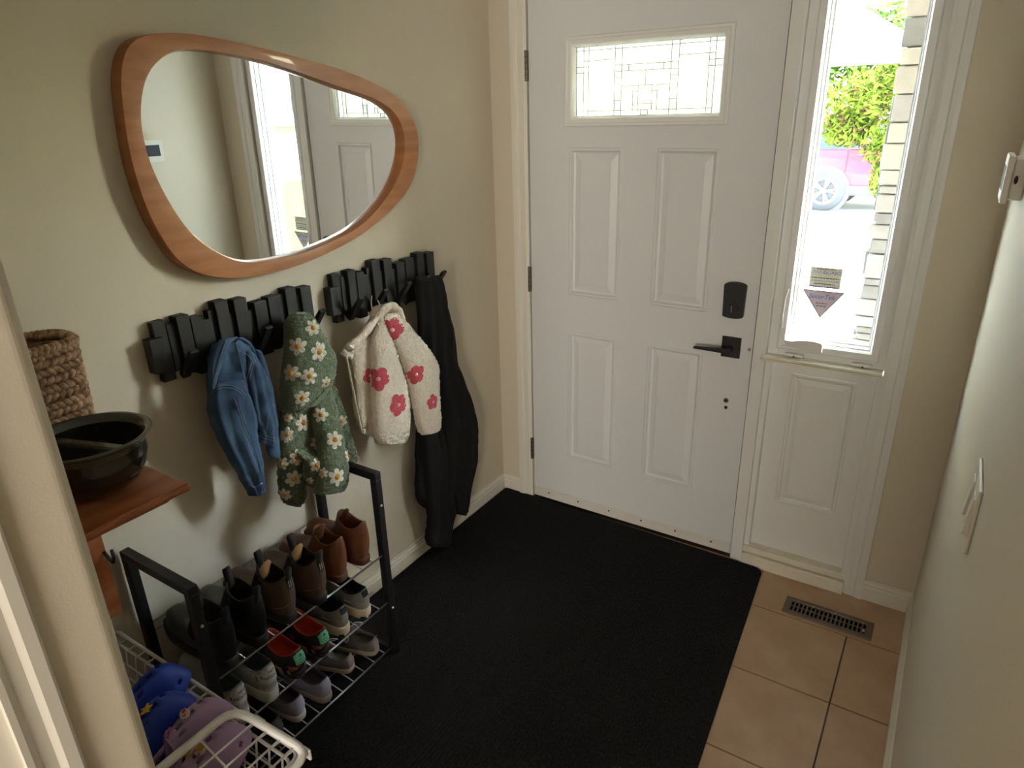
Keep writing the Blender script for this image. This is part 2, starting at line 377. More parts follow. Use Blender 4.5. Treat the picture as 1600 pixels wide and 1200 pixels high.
# lever handle
rs = MB().box((.800, -.010, .832), (.866, 0, .908)).build('lever_rosette', M_blackp, door, bevel=.002)
MB().tube([(.833, -.010, .868), (.833, -.045, .868)], .011, 14).build('spindle', M_blackp, rs)
lv = MB().prism([(.845, .859), (.845, .877), (.80, .875), (.715, .869), (.711, .866), (.712, .861), (.80, .860)], 1, -.058, -.043).build('lever', M_blackp, door, bevel=.003)
MB().tube([(.896, -.001, .87), (.896, .001, .87)], .006, 12).build('latch_plate', M_chrome, door)
# plugged holes and sweep with screws
MB().tube([(.833, -.003, .662), (.833, .0, .662)], .0095, 16).build('hole_ring', M_steel, door)
MB().tube([(.833, -.0035, .662), (.833, -.001, .662)], .005, 12).build('plug', M_black, door)
MB().tube([(.835, -.002, .634), (.835, .0, .634)], .0065, 12).build('plug', M_black, door)
MB().box((.004, -.004, .016), (.905, 0, .062)).build('door_sweep', mat('sweep', (.66, .64, .60), .5, col2=(.7, .68, .64), vscale=15), door, bevel=.0015)
for k in range(6): MB().tube([(.08+k*.15, -.0055, .045), (.08+k*.15, -.003, .045)], .004, 8).build('screw', M_black, door)

# ------------------------------------------------------------------ sidelight
sl = struct(MB().box((.955, .015, .86), (.992, .10, 2.06)).box((1.292, .015, .86), (1.325, .10, 2.06)).box((.992, .015, 2.0), (1.292, .10, 2.06)).box((.992, .015, .862), (1.292, .10, .893)).build('window_1', M_vinyl, bevel=.002))
ring_frame(MB(), (.984, 1.300, .888, 2.03), [(0, .03), (0, .008), (.004, .004), (.024, .004), (.027, .010), (.029, .022), (.033, .024), (.035, .044), (.040, .046), (.041, .075)]).build('sash', M_vinyl, sl)
MB().box((1.02, .054, .925), (1.265, .058, 2.0)).build('pane', M_glass, sl)
ring_frame(MB(), (1.018, 1.267, .922, 2.002), [(0, .052), (.004, .052), (.004, .06), (0, .06)]).build('gasket', mat('gasket', (.25, .22, .2), .6), sl)
hd = MB()
hp = spline([(1.003, .018, .922), (1.03, .012, .922), (1.06, .006, .93), (1.09, .002, .934), (1.122, .0, .932), (1.13, .0, .925)], 20)
for k in range(20):
    a, b = hp[k], hp[k+1]
    hd.add([(a.x, a.y-.012, a.z), (b.x, b.y-.012, b.z), (b.x, b.y+.012, b.z), (a.x, a.y+.012, a.z), (a.x, a.y-.012, .903), (b.x, b.y-.012, .903), (b.x, b.y+.012, .903), (a.x, a.y+.012, .903)],
           [(0, 1, 2, 3), (4, 7, 6, 5), (0, 4, 5, 1), (3, 2, 6, 7)] + ([(0, 3, 7, 4)] if k == 0 else []) + ([(1, 5, 6, 2)] if k == 19 else []))
hd.build('crank_cover', M_white, sl, bevel=.002)
MB().box((1.00, -.004, .893), (1.13, .03, .9035)).build('crank_base', M_white, sl, bevel=.002)
MB().tube([(.995, .003, .965), (.992, -.004, 1.0), (.9935, -.004, 1.06), (.999, .002, 1.10)], .004, 8).build('lock_lever', M_white, sl)
for x in (1.045, 1.255): MB().box((x-.03, -.003, .868), (x+.03, .012, .878)).build('screen_clip', M_white, sl, bevel=.001)
for x in (1.045, 1.258): MB().tube([(x, -.006, .869), (x, -.002, .869)], .003, 8).build('screw', M_black, sl)
struct(MB().box((.940, -.026, .845), (1.318, .02, .853)).box((.940, -.030, .855), (1.318, .02, .864)).build('trim_10', M_worn, bevel=.002))
# lower panel
pnl = MB(); hole = (1.042, 1.25, .283, .80)
face_with_holes(pnl, .955, 1.325, .05, .846, [hole], .028); nested_panel(pnl, *hole, .028, [(.004, -.003), (.010, -.003), (.016, .006), (.02, .007), (.038, .000), (.04, .0)])
pnl.build('panel', M_white, sl)
MB().box((.955, .0, .05), (.975, .03, .846)).box((1.305, .0, .05), (1.325, .03, .846)).build('panel_stop', M_white, sl, bevel=.002)
struct(MB().box((.955, -.012, .052), (1.322, .03, .078)).build('trim_11', M_worn, bevel=.003))
struct(MB().box((.955, -.026, 0), (1.322, .03, .05)).build('trim_12', M_worn, bevel=.003))
# stickers on the inside of the pane
def backlit(name, c, k):
    m = bpy.data.materials.new(name); m.use_nodes = True; nt = m.node_tree; b = nt.nodes['Principled BSDF']; b.inputs['Base Color'].default_value = (*c, 1); b.inputs['Roughness'].default_value = .6
    tl = nt.nodes.new('ShaderNodeBsdfTranslucent'); tl.inputs[0].default_value = (*c, 1); mx = nt.nodes.new('ShaderNodeMixShader'); mx.inputs[0].default_value = k
    nt.links.new(b.outputs[0], mx.inputs[1]); nt.links.new(tl.outputs[0], mx.inputs[2]); nt.links.new(mx.outputs[0], nt.nodes['Material Output'].inputs[0]); return m
M_stk = backlit('sticker_cream', (.62, .58, .50), .17); M_stk2 = backlit('sticker_mauve', (.50, .43, .46), .16); M_stkb = mat('sticker_border', (.22, .17, .19), .6)
M_ink = mat('ink_brown', (.12, .1, .09), .7); M_blue = mat('ink_blue', (.04, .12, .45), .6); M_cy = mat('ink_cyan', (.16, .42, .62), .6)
ys = .0525
stk = tag(MB().box((1.052, ys, 1.102), (1.148, ys+.0008, 1.170)).build('sticker', M_stk), 'small rectangular cream notice sticker with blue heading on the side window', 'sticker')
def put_text(parent, name, txt, size, cx, cz, m, shear=0., spacing=1., y=ys):
    vs, fs = text_geo(txt, size, shear, spacing)
    return MB().add([(v.x+cx, y-.0006, v.y+cz) for v in vs], fs).build(name, m, parent)
def put_marks(parent, cx, cz, width, h, m):
    # small print too fine to read: a row of short dashes
    mb = MB(); x = cx-width/2; rnd = random.Random(int(cz*1e5))
    while x < cx+width/2-.002:
        wd = min(rnd.uniform(.003, .011), cx+width/2-x); mb.box((x, ys-.0011, cz-h/2), (x+wd, ys-.0006, cz+h/2)); x += wd+.0016
    return mb.build('small_print', m, parent)
put_marks(stk, 1.1, 1.1645, .058, .0028, M_ink)
put_text(stk, 'lettering', 'PARA', .0165, 1.0795, 1.1535, M_cy); put_text(stk, 'lettering', 'GUARD', .0165, 1.1205, 1.1535, M_blue)
put_text(stk, 'lettering', 'SECURITY', .006, 1.1, 1.1435, M_cy, spacing=1.9)
for k, (wd, mm) in enumerate(((.084, M_ink), (.084, M_cy), (.064, M_ink), (.086, M_blue))): put_marks(stk, 1.1, 1.135-k*.0098, wd, .0032, mm)
tb_ = MB(); To, Ti = [(1.034, 1.093), (1.166, 1.093), (1.101, .999)], [(1.041, 1.0895), (1.159, 1.0895), (1.101, 1.0055)]
for k in range(3):
    a, b, c, d = To[k], To[(k+1) % 3], Ti[(k+1) % 3], Ti[k]; tb_.prism([a, b, c, d], 1, ys, ys+.0008)
tr = tag(tb_.build('sticker', M_stkb), 'triangular mauve security sticker pointing down on the side window', 'sticker')
MB().prism([(1.041, 1.0895), (1.159, 1.0895), (1.101, 1.0055)], 1, ys-.0005, ys+.0002).build('face', M_stk2, tr)
put_text(tr, 'lettering', 'SecurTek', .021, 1.097, 1.072, M_blue, shear=.3, y=ys-.0006)
for k in range(2): put_marks(tr, 1.1, 1.050-k*.009, .036-k*.004, .003, M_ink)

# ------------------------------------------------------------------ mat, register, switch, thermostat
def rounded(pts, r, n=6):
    out = []; N = len(pts)
    for i in range(N):
        p, a, b = Vector(pts[i]), Vector(pts[i-1]), Vector(pts[(i+1) % N]); da, db_ = (a-p).normalized(), (b-p).normalized()
        rr_ = r[i] if isinstance(r, (list, tuple)) else r
        s, e = p+da*rr_, p+db_*rr_
        for k in range(n+1):
            t = k/n; out.append((s*(1-t)**2 + p*2*t*(1-t) + e*t*t).to_tuple())
    return out
mp_ = rounded([(-.152, -.008), (1.043, -.030), (1.17, -1.95), (1.17, -2.3), (.6, -2.3), (.6, -2.0), (-.152, -2.0)], [.02, .035, .03, .03, .03, .03, .03])
mt = tag(MB().prism(mp_, 2, .0005, .011).build('floor_mat', M_mat, bevel=.003), 'large black ribbed carpet mat covering the tiles in front of the door', 'mat')
rib = MB()
x = -.13
while x < 1.03:
    rib.add([(x-.0035, -1.99, .0112), (x+.0035, -1.99, .0112), (x, -1.99, .0126), (x-.0035, -.04, .0112), (x+.0035, -.04, .0112), (x, -.04, .0126)], [(0, 2, 5, 3), (2, 1, 4, 5), (0, 1, 2), (3, 5, 4)]); x += .0125
rb = rib.build('rib', M_mat, mt); rb['kind'] = 'stuff'

M_reg = mat('register_brown', (.16, .12, .085), .45, metal=.3)
reg = thing('floor_register', 'brown metal floor vent with slats set in the tiles', 'vent', (1.299, -.178, 0))
ring_frame(MB(), (1.156, 1.442, -.225, -.132), [(0, 0), (.002, .004), (.018, .006), (.02, .002)])
rf = MB()
def zring(mb, o, prof):
    rings = []
    for ins, z in prof: rings.append([(o[0]+ins, o[2]+ins, z), (o[1]-ins, o[2]+ins, z), (o[1]-ins, o[3]-ins, z), (o[0]+ins, o[3]-ins, z)])
    vs = sum(rings, []); fs = [(r*4+k, r*4+(k+1) % 4, r*4+4+(k+1) % 4, r*4+4+k) for r in range(len(rings)-1) for k in range(4)]
    return mb.add(vs, fs)
zring(rf, (1.156, 1.442, -.228, -.130), [(0, .0005), (.003, .0045), (.019, .006), (.021, .0015)]).build('rim', M_reg, reg)
MB().add([(x, y, z) for z in (-.30, -.001) for x, y in ((HX0, HY0), (HX1, HY0), (HX1, HY1), (HX0, HY1))], [(0, 1, 2, 3), (0, 1, 5, 4), (1, 2, 6, 5), (2, 3, 7, 6), (3, 0, 4, 7)]).build('duct', mat('duct_steel', (.30, .30, .30), .5), reg)
for k in range(19):
    x = 1.176+.246*k/18; MB().box((x-.0028, -.208, .001), (x+.0028, -.150, .0055)).build('slat', M_reg, reg)
MB().box((1.176, -.183, .0015), (1.422, -.178, .0045)).build('cross_bar', M_reg, reg)
MB().box((1.411, -.204, .003), (1.417, -.190, .010)).build('lever', M_chrome, reg)

sw = thing('light_switch', 'beige wall plate with rocker switches on the right wall', 'switch', (XR, -1.15, .99))
MB().box((XR-.006, -1.215, .995), (XR, -1.085, 1.11)).build('plate', M_plas, sw, bevel=.003)
for y in (-1.182, -1.118):
    r_ = MB().box((XR-.008, y-.017, 1.018), (XR-.005, y+.017, 1.087)).build('rocker_frame', M_plas, sw, bevel=.001)
    MB().prism([(XR-.006, 1.022), (XR-.013, 1.022), (XR-.007, 1.083), (XR-.006, 1.083)][::-1], 1, y-.014, y+.014).build('rocker', M_plas, r_) if False else MB().add([(XR-.006, y-.014, 1.022), (XR-.014, y-.014, 1.022), (XR-.008, y-.014, 1.083), (XR-.006, y-.014, 1.083), (XR-.006, y+.014, 1.022), (XR-.014, y+.014, 1.022), (XR-.008, y+.014, 1.083), (XR-.006, y+.014, 1.083)], [(0,1,2,3),(7,6,5,4),(0,4,5,1),(1,5,6,2),(2,6,7,3)]).build('rocker', M_plas, r_)
th = thing('thermostat', 'white box thermostat with a dark display on the right wall', 'thermostat', (XR, -.44, 1.46))
MB().box((XR-.026, -.495, 1.462), (XR, -.385, 1.548)).build('back_box', M_plas, th, bevel=.003)
MB().box((XR-.040, -.502, 1.455), (XR-.026, -.378, 1.555)).build('cover', M_plas, th, bevel=.004)
MB().box((XR-.0408, -.485, 1.482), (XR-.039, -.395, 1.532)).build('display', mat('lcd', (.035, .045, .06), .25), th)
MB().ball((XR-.018, -.495, 1.505), (.004, .002, .009)).build('sensor_slot', M_black, th, smooth=True)

# ------------------------------------------------------------------ mirror
OUT = [(188,110),(205,60),(260,51),(330,57),(450,85),(560,118),(625,155),(650,195),(655,235),(645,285),(615,325),(560,370),(480,410),(400,432),(330,433),(280,410),(235,340),(205,250),(192,170)]
INN = [(214,165),(225,115),(255,85),(290,77),(400,95),(520,135),(590,160),(620,190),(627,235),(610,290),(560,350),(480,390),(400,408),(350,402),(290,360),(240,280),(218,215)]
XF = XL+.040
po = [at(u, v, 0, XF) for u, v in OUT]; pi_ = [at(u, v, 0, XF-.016) for u, v in INN]
mc = Vector((0, -1.0, 1.57))
def radial(pts, n):
    """resample a closed outline by angle about the mirror's middle"""
    sp = spline(pts, 720, True); sp = [(math.atan2(p.z-mc.z, p.y-mc.y), p) for p in sp]; out = []
    for k in range(n):
        a = -PI + 2*PI*(k+.5)/n
        best = min(sp, key=lambda q: abs((q[0]-a+PI) % (2*PI)-PI)); out.append(Vector((0, best[1].y, best[1].z)))
    for _ in range(3): out = [(out[i-1]+out[i]*2+out[(i+1) % n])/4 for i in range(n)]
    return out
NR = 160
ro, ri = radial(po, NR), radial(pi_, NR)
mir = thing('wall_mirror', 'asymmetric rounded wall mirror with a warm brown wooden frame', 'mirror', (XL, -.97, 1.27))
prof = [(1.0, 0, XL+.001), (1.0, 0, XF-.004), (.97, 0, XF), (.5, 0, XF+.001), (.02, .0, XF), (-.02, 0, XF-.004), (-.10, 0, XF-.026), (-.12, 0, XL+.004)]
fm = MB(); vs = []; fs = []
for (t, _, x) in prof:
    for a, b in zip(ro, ri): p = b + (a-b)*t; vs.append((x, p.y, p.z))
for r in range(len(prof)-1):
    for k in range(NR): fs.append((r*NR+k, r*NR+(k+1) % NR, (r+1)*NR+(k+1) % NR, (r+1)*NR+k))
fo = fm.add(vs, fs).build('frame', M_wood, mir, smooth=True); md = fo.modifiers.new('crisp', 'EDGE_SPLIT'); md.split_angle = .42
gv = [(XF-.022+.011*((b+(a-b)*-.02).z-1.57), (b+(a-b)*-.02).y, (b+(a-b)*-.02).z) for a, b in zip(ro, ri)]
MB().add(gv, [tuple(range(NR))]).build('mirror_glass', M_mirror, mir)

# ------------------------------------------------------------------ coat racks
STK = [(-.017,.018,1.183,1.096,1),(.004,.036,1.221,1.067,0),(.038,.062,1.207,1.085,0),(.060,.094,1.222,1.072,1),(.097,.131,1.209,1.060,1),(.134,.155,1.193,1.075,0),(.152,.172,1.213,1.066,0),
       (.170,.207,1.233,1.086,1),(.208,.224,1.192,1.078,0),(.225,.264,1.226,1.082,1),(.268,.284,1.186,1.074,0),(.286,.326,1.204,1.052,1),(.332,.370,1.208,1.056,1),(.372,.392,1.205,1.068,0),(.393,.430,1.219,1.062,1),(.431,.446,1.190,1.070,0),(.447,.486,1.210,1.060,1)]
HOOKY = [.054, .165, .278, .380, .469]
def coat_rack(y0, label):
    t = thing('coat_rack', label, 'coat rack', (XL, y0+.24, 1.05), group=None)
    for a, b, zt, zb, f in STK:
        x1 = XL+(.034 if f else .024)
        sk = MB().box((XL+.002, y0+a, zb), (x1, y0+b, zt)).build('stick', M_blackp, t, bevel=.0015)
        MB().box((XL+.006, y0+a+.005, zt), (x1-.004, y0+b-.005, zt+.0006)).build('end_cap', M_blackp, sk)
    MB().box((XL, y0+.0, 1.10), (XL+.012, y0+.48, 1.17)).build('back_rail', M_blackp, t)
    for hy in HOOKY:
        y = y0+hy; dx, dz = .062, .075
        b0 = Vector((XL+.030, y, 1.072)); d = Vector((dx, 0, dz)); n = Vector((dz, 0, -dx)).normalized()*.009
        vs = [b0-n, b0+n, b0+d+n*.6, b0+d-n*.6]; hw = .011
        MB().add([v+Vector((0, -hw, 0)) for v in vs]+[v+Vector((0, hw, 0)) for v in vs], [(0,1,2,3),(7,6,5,4),(0,4,5,1),(1,5,6,2),(2,6,7,3),(3,7,4,0)]).build('hook', M_blackp, t, bevel=.002)
    return t
coat_rack(-1.513, 'black stick coat rack holding the denim jacket and the green daisy fleece')
coat_rack(-.937, 'black stick coat rack holding the cream fleece and the black jacket')

# ------------------------------------------------------------------ garments
def loft(name, pairs, xc, dep, m, parent, rows=36, n=26, wr=.0, ws=18., fuzz=0., seed=0, flat=1.0, folds=0., fk=3):
    """cloth tube: left / right outline points taken to the hanging plane, rounded in depth, with folds"""
    L = [at(*p[:2], 0, xc[i] if isinstance(xc, list) else xc) for i, p in enumerate(pairs)]
    Rr = [at(*p[2:4], 0, xc[i] if isinstance(xc, list) else xc) for i, p in enumerate(pairs)]
    D = [Vector((d, 0, 0)) for d in (dep if isinstance(dep, list) else [dep]*len(pairs))]
    L, Rr, D = spline(L, rows), spline(Rr, rows), spline(D, rows); vs = []; fs = []
    for i in range(rows+1):
        c = (L[i]+Rr[i])/2; h = (Rr[i]-L[i])/2; e = 1.0
        tt = i/rows
        cap = min(1, math.sqrt(max(0, 1-(max(0, 1-tt*rows/2.0))**2))*1.0+.25) * min(1, math.sqrt(max(0, 1-(max(0, 1-(1-tt)*rows/1.6))**2))+.35)
        for k in range(n):
            a = 2*PI*k/n; ca, sa = math.cos(a), math.sin(a)
            p = c + h*(abs(ca)**.9*(1 if ca > 0 else -1))*e
            dx = D[i].x*(abs(sa)**.8*(1 if sa > 0 else -1))*cap
            if folds: dx *= 1 + folds*math.sin(fk*ca*PI*.9+seed+2*math.sin(tt*3+seed))*(.4+.6*tt)
            p = p + Vector((dx, 0, 0))
            if wr:
                q = noise.noise(Vector((p.x*ws, p.y*ws, p.z*ws*.6+seed*7)))+.5*noise.noise(p*ws*2.3); p = p + Vector((q*wr, q*wr*.35, 0))
            if fuzz: p = p + Vector((1, .5, .5))*noise.noise(p*160)*fuzz
            vs.append(p)
    for i in range(rows):
        for k in range(n): fs.append((i*n+k, i*n+(k+1) % n, (i+1)*n+(k+1) % n, (i+1)*n+k))
    fs.append(tuple(reversed(range(n)))); fs.append(tuple(rows*n+k for k in range(n)))
    return MB().add(vs, fs).build(name, m, parent, smooth=True)
def cast(targets, u, v):
    d = ray(u, v).normalized(); best = None
    for b in targets:
        h = b.ray_cast(CAM, d)
        if h[0] is not None and (best is None or h[3] < best[3]): best = (*h, b)
    return best
def flower(targets, u, v, r, petals, mp, mc_, parent_by, name, ang=0., depth=.55, eps=.002, rc=.33):
    h = cast(targets, u, v)
    if h is None: return
    c, nrm, _, _, b = h; 
    if nrm.dot(ray(u, v)) > 0: nrm = -nrm
    nrm = (nrm + Vector((.6, -.5, .2))).normalized(); tx = nrm.cross(Vector((0, 0, 1))).normalized(); ty = nrm.cross(tx)
    def disk(rad, rings, e, rmax):
        vs = [None]; fs = []; N = 60
        pts = [(0, 0)]
        for j in range(1, rings+1):
            for k in range(N):
                a = 2*PI*k/N; rr_ = rad(a)*j/rings; pts.append((rr_*math.cos(a+ang), rr_*math.sin(a+ang)))
        out = []
        for (x, y) in pts:
            p = c + tx*x + ty*y; hh = b.ray_cast(p+nrm*.05, -nrm, .10)
            rr2 = (x*x+y*y)/(rmax*rmax)
            if hh[0] is None:
                nn = b.find_nearest(p); hh = nn
            out.append(hh[0] + nrm*e*(1.15-.9*rr2))
        fs += [(0, 1+k, 1+(k+1) % N) for k in range(N)]
        for j in range(rings-1):
            for k in range(N): fs.append((1+j*N+k, 1+(j+1)*N+k, 1+(j+1)*N+(k+1) % N, 1+j*N+(k+1) % N))
        return out, fs
    o = MB().add(*disk(lambda a: r*(1-depth+depth*abs(math.cos(petals*a/2))**.7) * (1+.05*math.sin(3*a+ang)), 4, eps, r)).build(name, mp, parent_by[id(b)], smooth=True)
    MB().add(*disk(lambda a: r*rc, 2, eps*2.2, r*rc)).build(name+'_center', mc_, o, smooth=True)

# denim jacket
M_den = mat('denim', (.017, .047, .108), .8, bump=.35, bscale=900, col2=(.058, .122, .22), vscale=9)
M_thread = mat('denim_thread', (.12, .18, .27), .7)
dj = thing('denim_jacket', 'small blue denim jacket with buttoned cuffs hanging from the coat rack', 'jacket', (XL+.09, -1.36, .70))
x1 = XL+.085
DEN = []
DEN.append(loft('rear_panel', [(398,545,408,548),(408,590,424,600),(414,640,430,650),(416,690,437,703),(420,712,437,718)], x1+.006, [.008,.010,.011,.011,.008], M_den, dj, wr=.004))
DEN.append(loft('body', [(352,530,378,527),(334,545,392,540),(328,570,402,562),(327,600,406,590),(329,628,408,622),(342,652,408,648)], x1-.018, [.018,.03,.034,.034,.03,.02], M_den, dj, wr=.011, ws=24, folds=.25))
DEN.append(loft('sleeve', [(382,545,398,552),(378,575,412,585),(384,620,424,630),(392,655,429,665),(401,676,429,690),(402,690,427,701)], x1+.006, [.015,.026,.03,.028,.026,.02], M_den, dj, wr=.009, ws=26, folds=.25, seed=2))
DEN.append(loft('sleeve', [(334,600,382,588),(328,625,386,612),(330,655,395,645),(346,695,403,688),(364,730,408,728),(380,757,409,756),(390,775,409,771)], x1+.01, [.02,.03,.034,.032,.028,.024,.018], M_den, dj, wr=.009, ws=26, folds=.25, seed=1))
DEN.append(loft('collar', [(345,530,372,526),(332,548,356,540),(327,575,346,570),(328,598,337,596),(330,610,333,610)], x1+.018, [.008,.012,.012,.010,.006], M_den, dj, wr=.003))
DEN.append(loft('collar', [(366,526,376,528),(382,535,392,538),(396,555,404,556),(404,572,411,574)], x1+.0, [.006,.008,.008,.004], M_den, dj))
TD = [bvh_of(o) for o in DEN]; own = {id(b): o for b, o in zip(TD, DEN)}
def seam(pts, m=M_thread, r=.0013, n=60, e=.0022):
    sp = spline([(p[0], p[1], 0) for p in pts], n); out = []
    for p in sp:
        h = cast(TD, p.x, p.y)
        if h is not None: out.append((h[0] - ray(p.x, p.y).normalized()*e, h[4]))
    if len(out) > 3: MB().tube([o[0] for o in out], r, 5).build('stitching', m, own[id(out[len(out)//2][1])])
for s_ in ([(331,612),(350,606),(370,610),(383,623)], [(332,608),(350,602),(370,606),(384,618)], [(366,622),(380,665),(396,705),(406,742)], [(370,620),(384,665),(400,705),(409,738)], [(369,535),(376,565),(384,600)],
           [(372,548),(388,556),(396,568)], [(396,562),(390,575),(386,592)], [(400,560),(394,575),(390,594)], [(403,676),(416,682),(429,685)], [(402,680),(416,686),(429,689)], [(389,757),(398,761),(409,754)], [(421,640),(418,660),(416,672)], [(353,532),(342,565),(332,605)]): seam(s_)
h = cast(TD, 408, 756)
if h: MB().ball(h[0], (.005, .005, .005)).build('button', M_chrome, own[id(h[4])], smooth=True)

# green daisy fleece
M_gr = mat('green_fleece', (.085, .115, .062), .95, bump=1, bscale=190, col2=(.13, .165, .095), vscale=150, sheen=.3, detail=2)
M_wf = mat('white_fleece', (.66, .62, .52), .95, bump=1, bscale=220, detail=2); M_yf = mat('orange_fleece', (.62, .27, .03), .95, bump=.8, bscale=220)
gj = thing('fleece_jacket', 'green hooded fleece jacket printed with white daisies on the coat rack', 'jacket', (XL+.09, -1.15, .56))
x2 = XL+.085
GR = []
K = dict(fuzz=.006, rows=80, n=56)
GR.append(loft('rear_panel', [(508,600,522,604),(516,640,536,645),(524,680,547,685),(532,712,555,708),(538,722,556,720)], x2-.03, [.015,.022,.026,.024,.02], M_gr, gj, **K))
GR.append(loft('body', [(443,625,515,600),(440,655,520,640),(440,690,512,690),(474,720,505,720),(478,745,500,745),(484,760,497,762)], [x2-.02]*3+[-.035, -.025, -.02], [.03,.036,.034,.03,.024,.02], M_gr, gj, **K))
GR.append(loft('sleeve', [(444,640,478,640),(439,665,479,668),(437,705,477,705),(437,740,475,742),(440,772,474,775),(448,788,466,790)], x2-.004, [.018,.025,.028,.030,.030,.024], M_gr, gj, **K))
GR.append(loft('sleeve', [(484,628,514,598),(488,655,524,640),(499,690,532,684),(502,722,538,718),(499,752,540,748),(492,772,536,764)], [x2+.016, x2+.022, x2+.05, x2+.085, x2+.10, x2+.10], [.02,.03,.034,.036,.034,.028], M_gr, gj, **K))
GR.append(loft('hood', [(460,490,479,488),(450,503,491,503),(449,525,503,528),(448,550,519,553),(445,585,518,578),(442,618,512,600),(440,643,492,627)], x2+.01, [.02,.034,.04,.046,.05,.048,.04], M_gr, gj, **K))
TG = [bvh_of(o) for o in GR]; own = {id(b): o for b, o in zip(TG, GR)}
MB().tube([h[0] for h in (cast(TG, p.x, p.y) for p in spline([(442,643,0),(462,643,0),(482,634,0),(500,618,0),(514,600,0)], 30)) if h], .004, 7).build('hood_seam', M_gr, GR[-1], smooth=True)
for q, (u, v, r) in enumerate([(489,512,.020),(465,541,.021),(498,549,.024),(455,583,.021),(483,588,.021),(509,598,.016),(472,622,.020),(474,660,.023),(501,648,.019),(448,680,.018),(534,658,.017),(450,652,.012),(493,692,.017),(523,687,.023),
      (464,715,.020),(495,727,.017),(441,724,.016),(459,748,.021),(526,745,.022),(445,773,.017),(543,712,.015),(484,751,.010),(505,739,.013)]):
    flower(TG, u, v, r*1.2, 6, M_wf, M_yf, own, 'daisy', ang=q*1.3, depth=.45, eps=.004, rc=.36)

# cream fleece with pink flowers
M_cr = mat('cream_fleece', (.62, .54, .42), .95, bump=.9, bscale=240, col2=(.70, .63, .52), vscale=120, sheen=.3, detail=2)
M_crl = mat('cream_lining', (.61, .53, .41), .9, bump=.5, bscale=300)
M_pk = mat('pink_fleece', (.50, .075, .10), .95, bump=1, bscale=240, detail=2); M_pc = mat('pale_pink_fleece', (.68, .45, .38), .95, bump=.6, bscale=240)
cj = thing('fleece_jacket', 'small cream fleece jacket with pink flower patches on the coat rack', 'jacket', (XL+.08, -.78, .60))
x3 = XL+.104
CR = []
K = dict(fuzz=.006, rows=80, n=56)
CR.append(loft('body', [(588,487,606,480),(562,520,606,515),(540,545,606,545),(548,570,606,570),(552,605,606,605),(555,640,606,640),(561,666,604,668),(566,678,600,684)], x3-.022, [.012,.02,.024,.024,.024,.024,.022,.016], M_crl, cj, wr=.004, ws=16, **K))
CR.append(loft('sleeve', [(588,505,600,500),(582,535,610,530),(582,570,620,562),(582,610,633,605),(584,650,638,645),(586,680,636,676),(590,693,631,690)], x3+.014, [.012,.022,.028,.030,.030,.030,.026], M_cr, cj, **K))
CR.append(loft('sleeve', [(598,490,622,488),(602,510,640,512),(614,540,664,541),(630,575,681,568),(640,610,683,602),(648,645,685,640),(655,672,686,664),(660,679,683,672)], x3+.02, [.014,.026,.032,.032,.030,.028,.026,.02], M_cr, cj, **K))
rollp = [at(u, v, 0, x3+.028) for u, v in [(545,545),(553,537),(566,524),(580,508),(591,494),(600,484),(611,478),(621,482),(626,494),(630,508)]]
rs_ = spline(rollp, 60); rad = [.012+.004*noise.noise(p*60) for p in rs_]
CR.append(MB().tube([p+Vector((noise.noise(p*150)*.002, 0, 0)) for p in rs_], rad, 16).build('hood_edge', M_cr, cj, smooth=True))
CR.append(loft('hood', [(586,479,612,474),(580,492,622,482),(584,505,628,500),(592,518,626,520)], x3, [.014,.024,.026,.02], M_crl, cj, **K))
lp = [at(u, v, 0, x3+.0) for u, v in [(581,482),(580,472),(581,462)]]
MB().tube(lp, .0016, 6).build('hang_loop', M_cr, cj); MB().tube([at(u, v, 0, x3+.01) for u, v in [(594,478),(592,473),(590,469)]], .0018, 6).build('hang_loop', M_cr, cj)
MB().tube([at(u, v, 0, x3-.01) for u, v in [(534,548),(540,553),(548,556)]], [.009, .011, .012], 10).build('neck_corner', M_cr, cj, smooth=True)
MB().tube([at(u, v, 0, x3-.002) for u, v in [(541,556),(552,610),(560,650),(566,676)]], .003, 6).build('zip_edge', M_crl, cj)
MB().box(tuple(at(569, 674, 0, x3+.012)-Vector((.003, .005, .008))), tuple(at(569, 674, 0, x3+.012)+Vector((.003, .005, .008)))).build('zip_pull', M_cr, cj, bevel=.002)
TC = [bvh_of(o) for o in CR]; own = {id(b): o for b, o in zip(TC, CR)}
for q, (u, v, r) in enumerate([(613,515,.036),(591,592,.036),(577,586,.024),(622,632,.036),(650,585,.032),(676,628,.026)]):
    flower(TC, u, v, r*1.1, 5, M_pk, M_pc, own, 'flower_patch', ang=.5+q*1.1, depth=.26, eps=.0045, rc=.22)

# black jacket down to the floor
M_bj = mat('black_cloth', (.009, .009, .0095), .9, bump=.2, bscale=60, spec=.3)
bj = thing('black_jacket', 'long black jacket hanging down to the baseboard from the coat rack', 'jacket', (XL+.06, -.5, .02))
x4 = XL+.048
loft('body', [(654,432,686,430),(652,470,698,470),(654,510,706,515),(653,560,712,560),(652,610,724,605),(652,660,742,655),(650,710,744,700),(650,750,738,745),(653,780,731,785),(662,794,729,806)], [x4+.034, x4+.020, x4+.008]+[x4]*7, [.02,.027,.029,.030,.032,.034,.034,.033,.030,.022], M_bj, bj, rows=60, n=44, wr=.008, ws=14, folds=.35, fk=4)
loft('sleeve', [(656,600,678,595),(655,660,684,655),(660,720,696,715),(664,770,704,770),(668,800,706,800),(671,825,702,828),(668,845,700,846),(671,854,696,853)], [x4+.010]*5+[x4+.012]*3, [.015,.03,.034,.034,.032,.03,.03,.02], M_bj, bj, rows=50, n=32, wr=.009, ws=18, folds=.3, seed=3)
